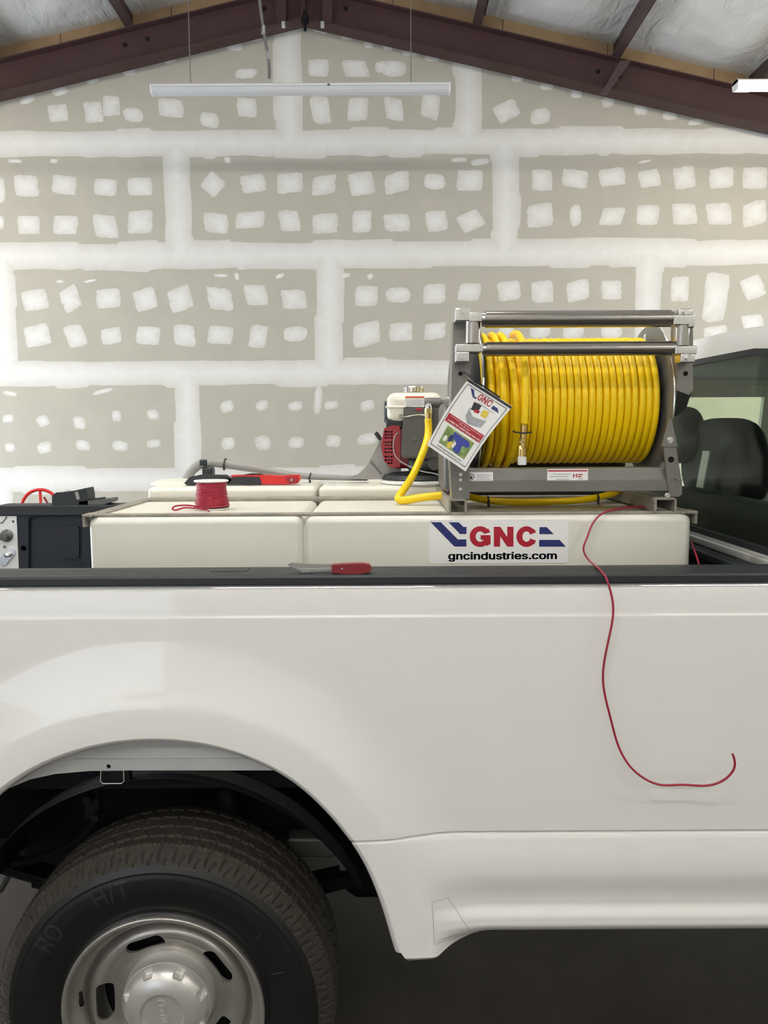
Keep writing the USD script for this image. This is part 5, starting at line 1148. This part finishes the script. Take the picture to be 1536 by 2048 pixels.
# pliers on the rail
plr = thing('pliers', 'red-handled pliers lying on the black rail cap', 'pliers', P(660, 1142, 1.83))
YPl = float(onz(660, 1147.5, ZR)[1]); dz = ZR - Z_(1150, YPl, 660) + .0015
def pp(pts, d0, d1, m, name, lab=None):
    g = Polygon([(P(x, y, YPl)[0], P(x, y, YPl)[2] + dz) for x, y in pts]).buffer(.0012)
    obj(name, prism(g, 'y', YPl + d0, YPl + d1), m, plr, smooth=25, label=lab)
pp([(575, 1134), (582, 1131), (600, 1132.5), (640, 1134), (664, 1134), (664, 1141), (640, 1142), (612, 1144.5), (602, 1145.5), (590, 1141)], .004, .016, TOOLM, 'jaw', 'dark steel jaw')
pp([(600, 1143), (640, 1143), (666, 1140.5), (666, 1143.5), (640, 1145.5), (604, 1148)], .000, .012, TOOLM, 'lower_jaw')
pp([(664, 1135), (690, 1133), (725, 1132), (738, 1134), (743, 1140), (739, 1146), (725, 1150), (690, 1150.5), (665, 1148)], -.003, .020, TOOLRED, 'handle', 'red plastic grip')
c = P(684, 1142, YPl - .003); obj('rivet', lathe([(0, 0), (.003, 0), (.002, -.001), (0, -.0012)], c + [0, 0, dz], 'y', 12), TOOLM, plr)

# things beyond the far bed side
hw = thing('handwheel', 'red spoked handwheel standing behind the far bed rail', 'handwheel', (P(82, 1012, 4.1)[0], 4.1, 0))
hc_ = P(82, 1018, 4.1); hr_ = 39 * 4.1 / FPX
tt = np.linspace(0, 2 * np.pi, 61)
obj('wheel_rim', tube(np.c_[hc_[0] + hr_ * np.cos(tt), np.full(61, 4.1), hc_[2] + hr_ * np.sin(tt)], .0085, 10, cap=False), REDB, hw, smooth=True)
for a in (90, 210, 330): obj('spoke', rod(hc_, hc_ + np.array([math.cos(math.radians(a)), 0, math.sin(math.radians(a))]) * hr_, .0075, 10), REDB, hw)
obj('spoke', rod(hc_ + [.01, .02, hr_ * .6], hc_ + [.045, .02, 0], .006, 8), TOOLRED, hw)
obj('hub', rod(hc_ - [0, .02, 0], hc_ + [0, .08, 0], .022, 16), REDB, hw)
obj('stand', join([rod(hc_ + [0, .06, 0], (hc_[0], 4.16, .02), .025, 14), lathe([(0, 0), (.2, 0), (.2, .015), (.04, .03), (0, .03)], (hc_[0], 4.16, 0), 'z', 32)]), GUARD, hw)
yb_ = YFAR + .02
def crate(pts, y0, y1, m, name, par):
    obj(name, prism([P(x, y, yb_)[[0, 2]] for x, y in pts], 'y', y0, y1), m, par, smooth=25)
b1_ = thing('battery_case', 'black slanted case lying on the far bed rail beside the red handwheel', 'case', P(140, 1009, yb_))
crate([(104, 992), (112, 985), (138, 984), (150, 981), (172, 976), (175, 990), (176, 1010), (104, 1010)], yb_, yb_ + .09, BLACKP, 'case_body', b1_)
crate([(108, 986), (124, 981), (126, 984), (112, 987)], yb_ + .01, yb_ + .08, WHITEP, 'case_lid', b1_)
crate([(150, 984), (156, 983), (160, 998), (154, 999)], yb_ - .004, yb_ + .002, GREY, 'latch', b1_)
b2_ = thing('tool_tray', 'flat dark tray lying on the far bed rail left of the tank', 'tray', P(195, 1006, yb_))
crate([(158, 1003), (200, 999), (222, 997), (223, 1004), (205, 1010), (158, 1010)], yb_, yb_ + .09, GUARD, 'tray_body', b2_)
crate([(168, 1000), (200, 996), (200, 999), (168, 1003)], yb_ + .01, yb_ + .07, BLACKP, 'tray_lip', b2_)
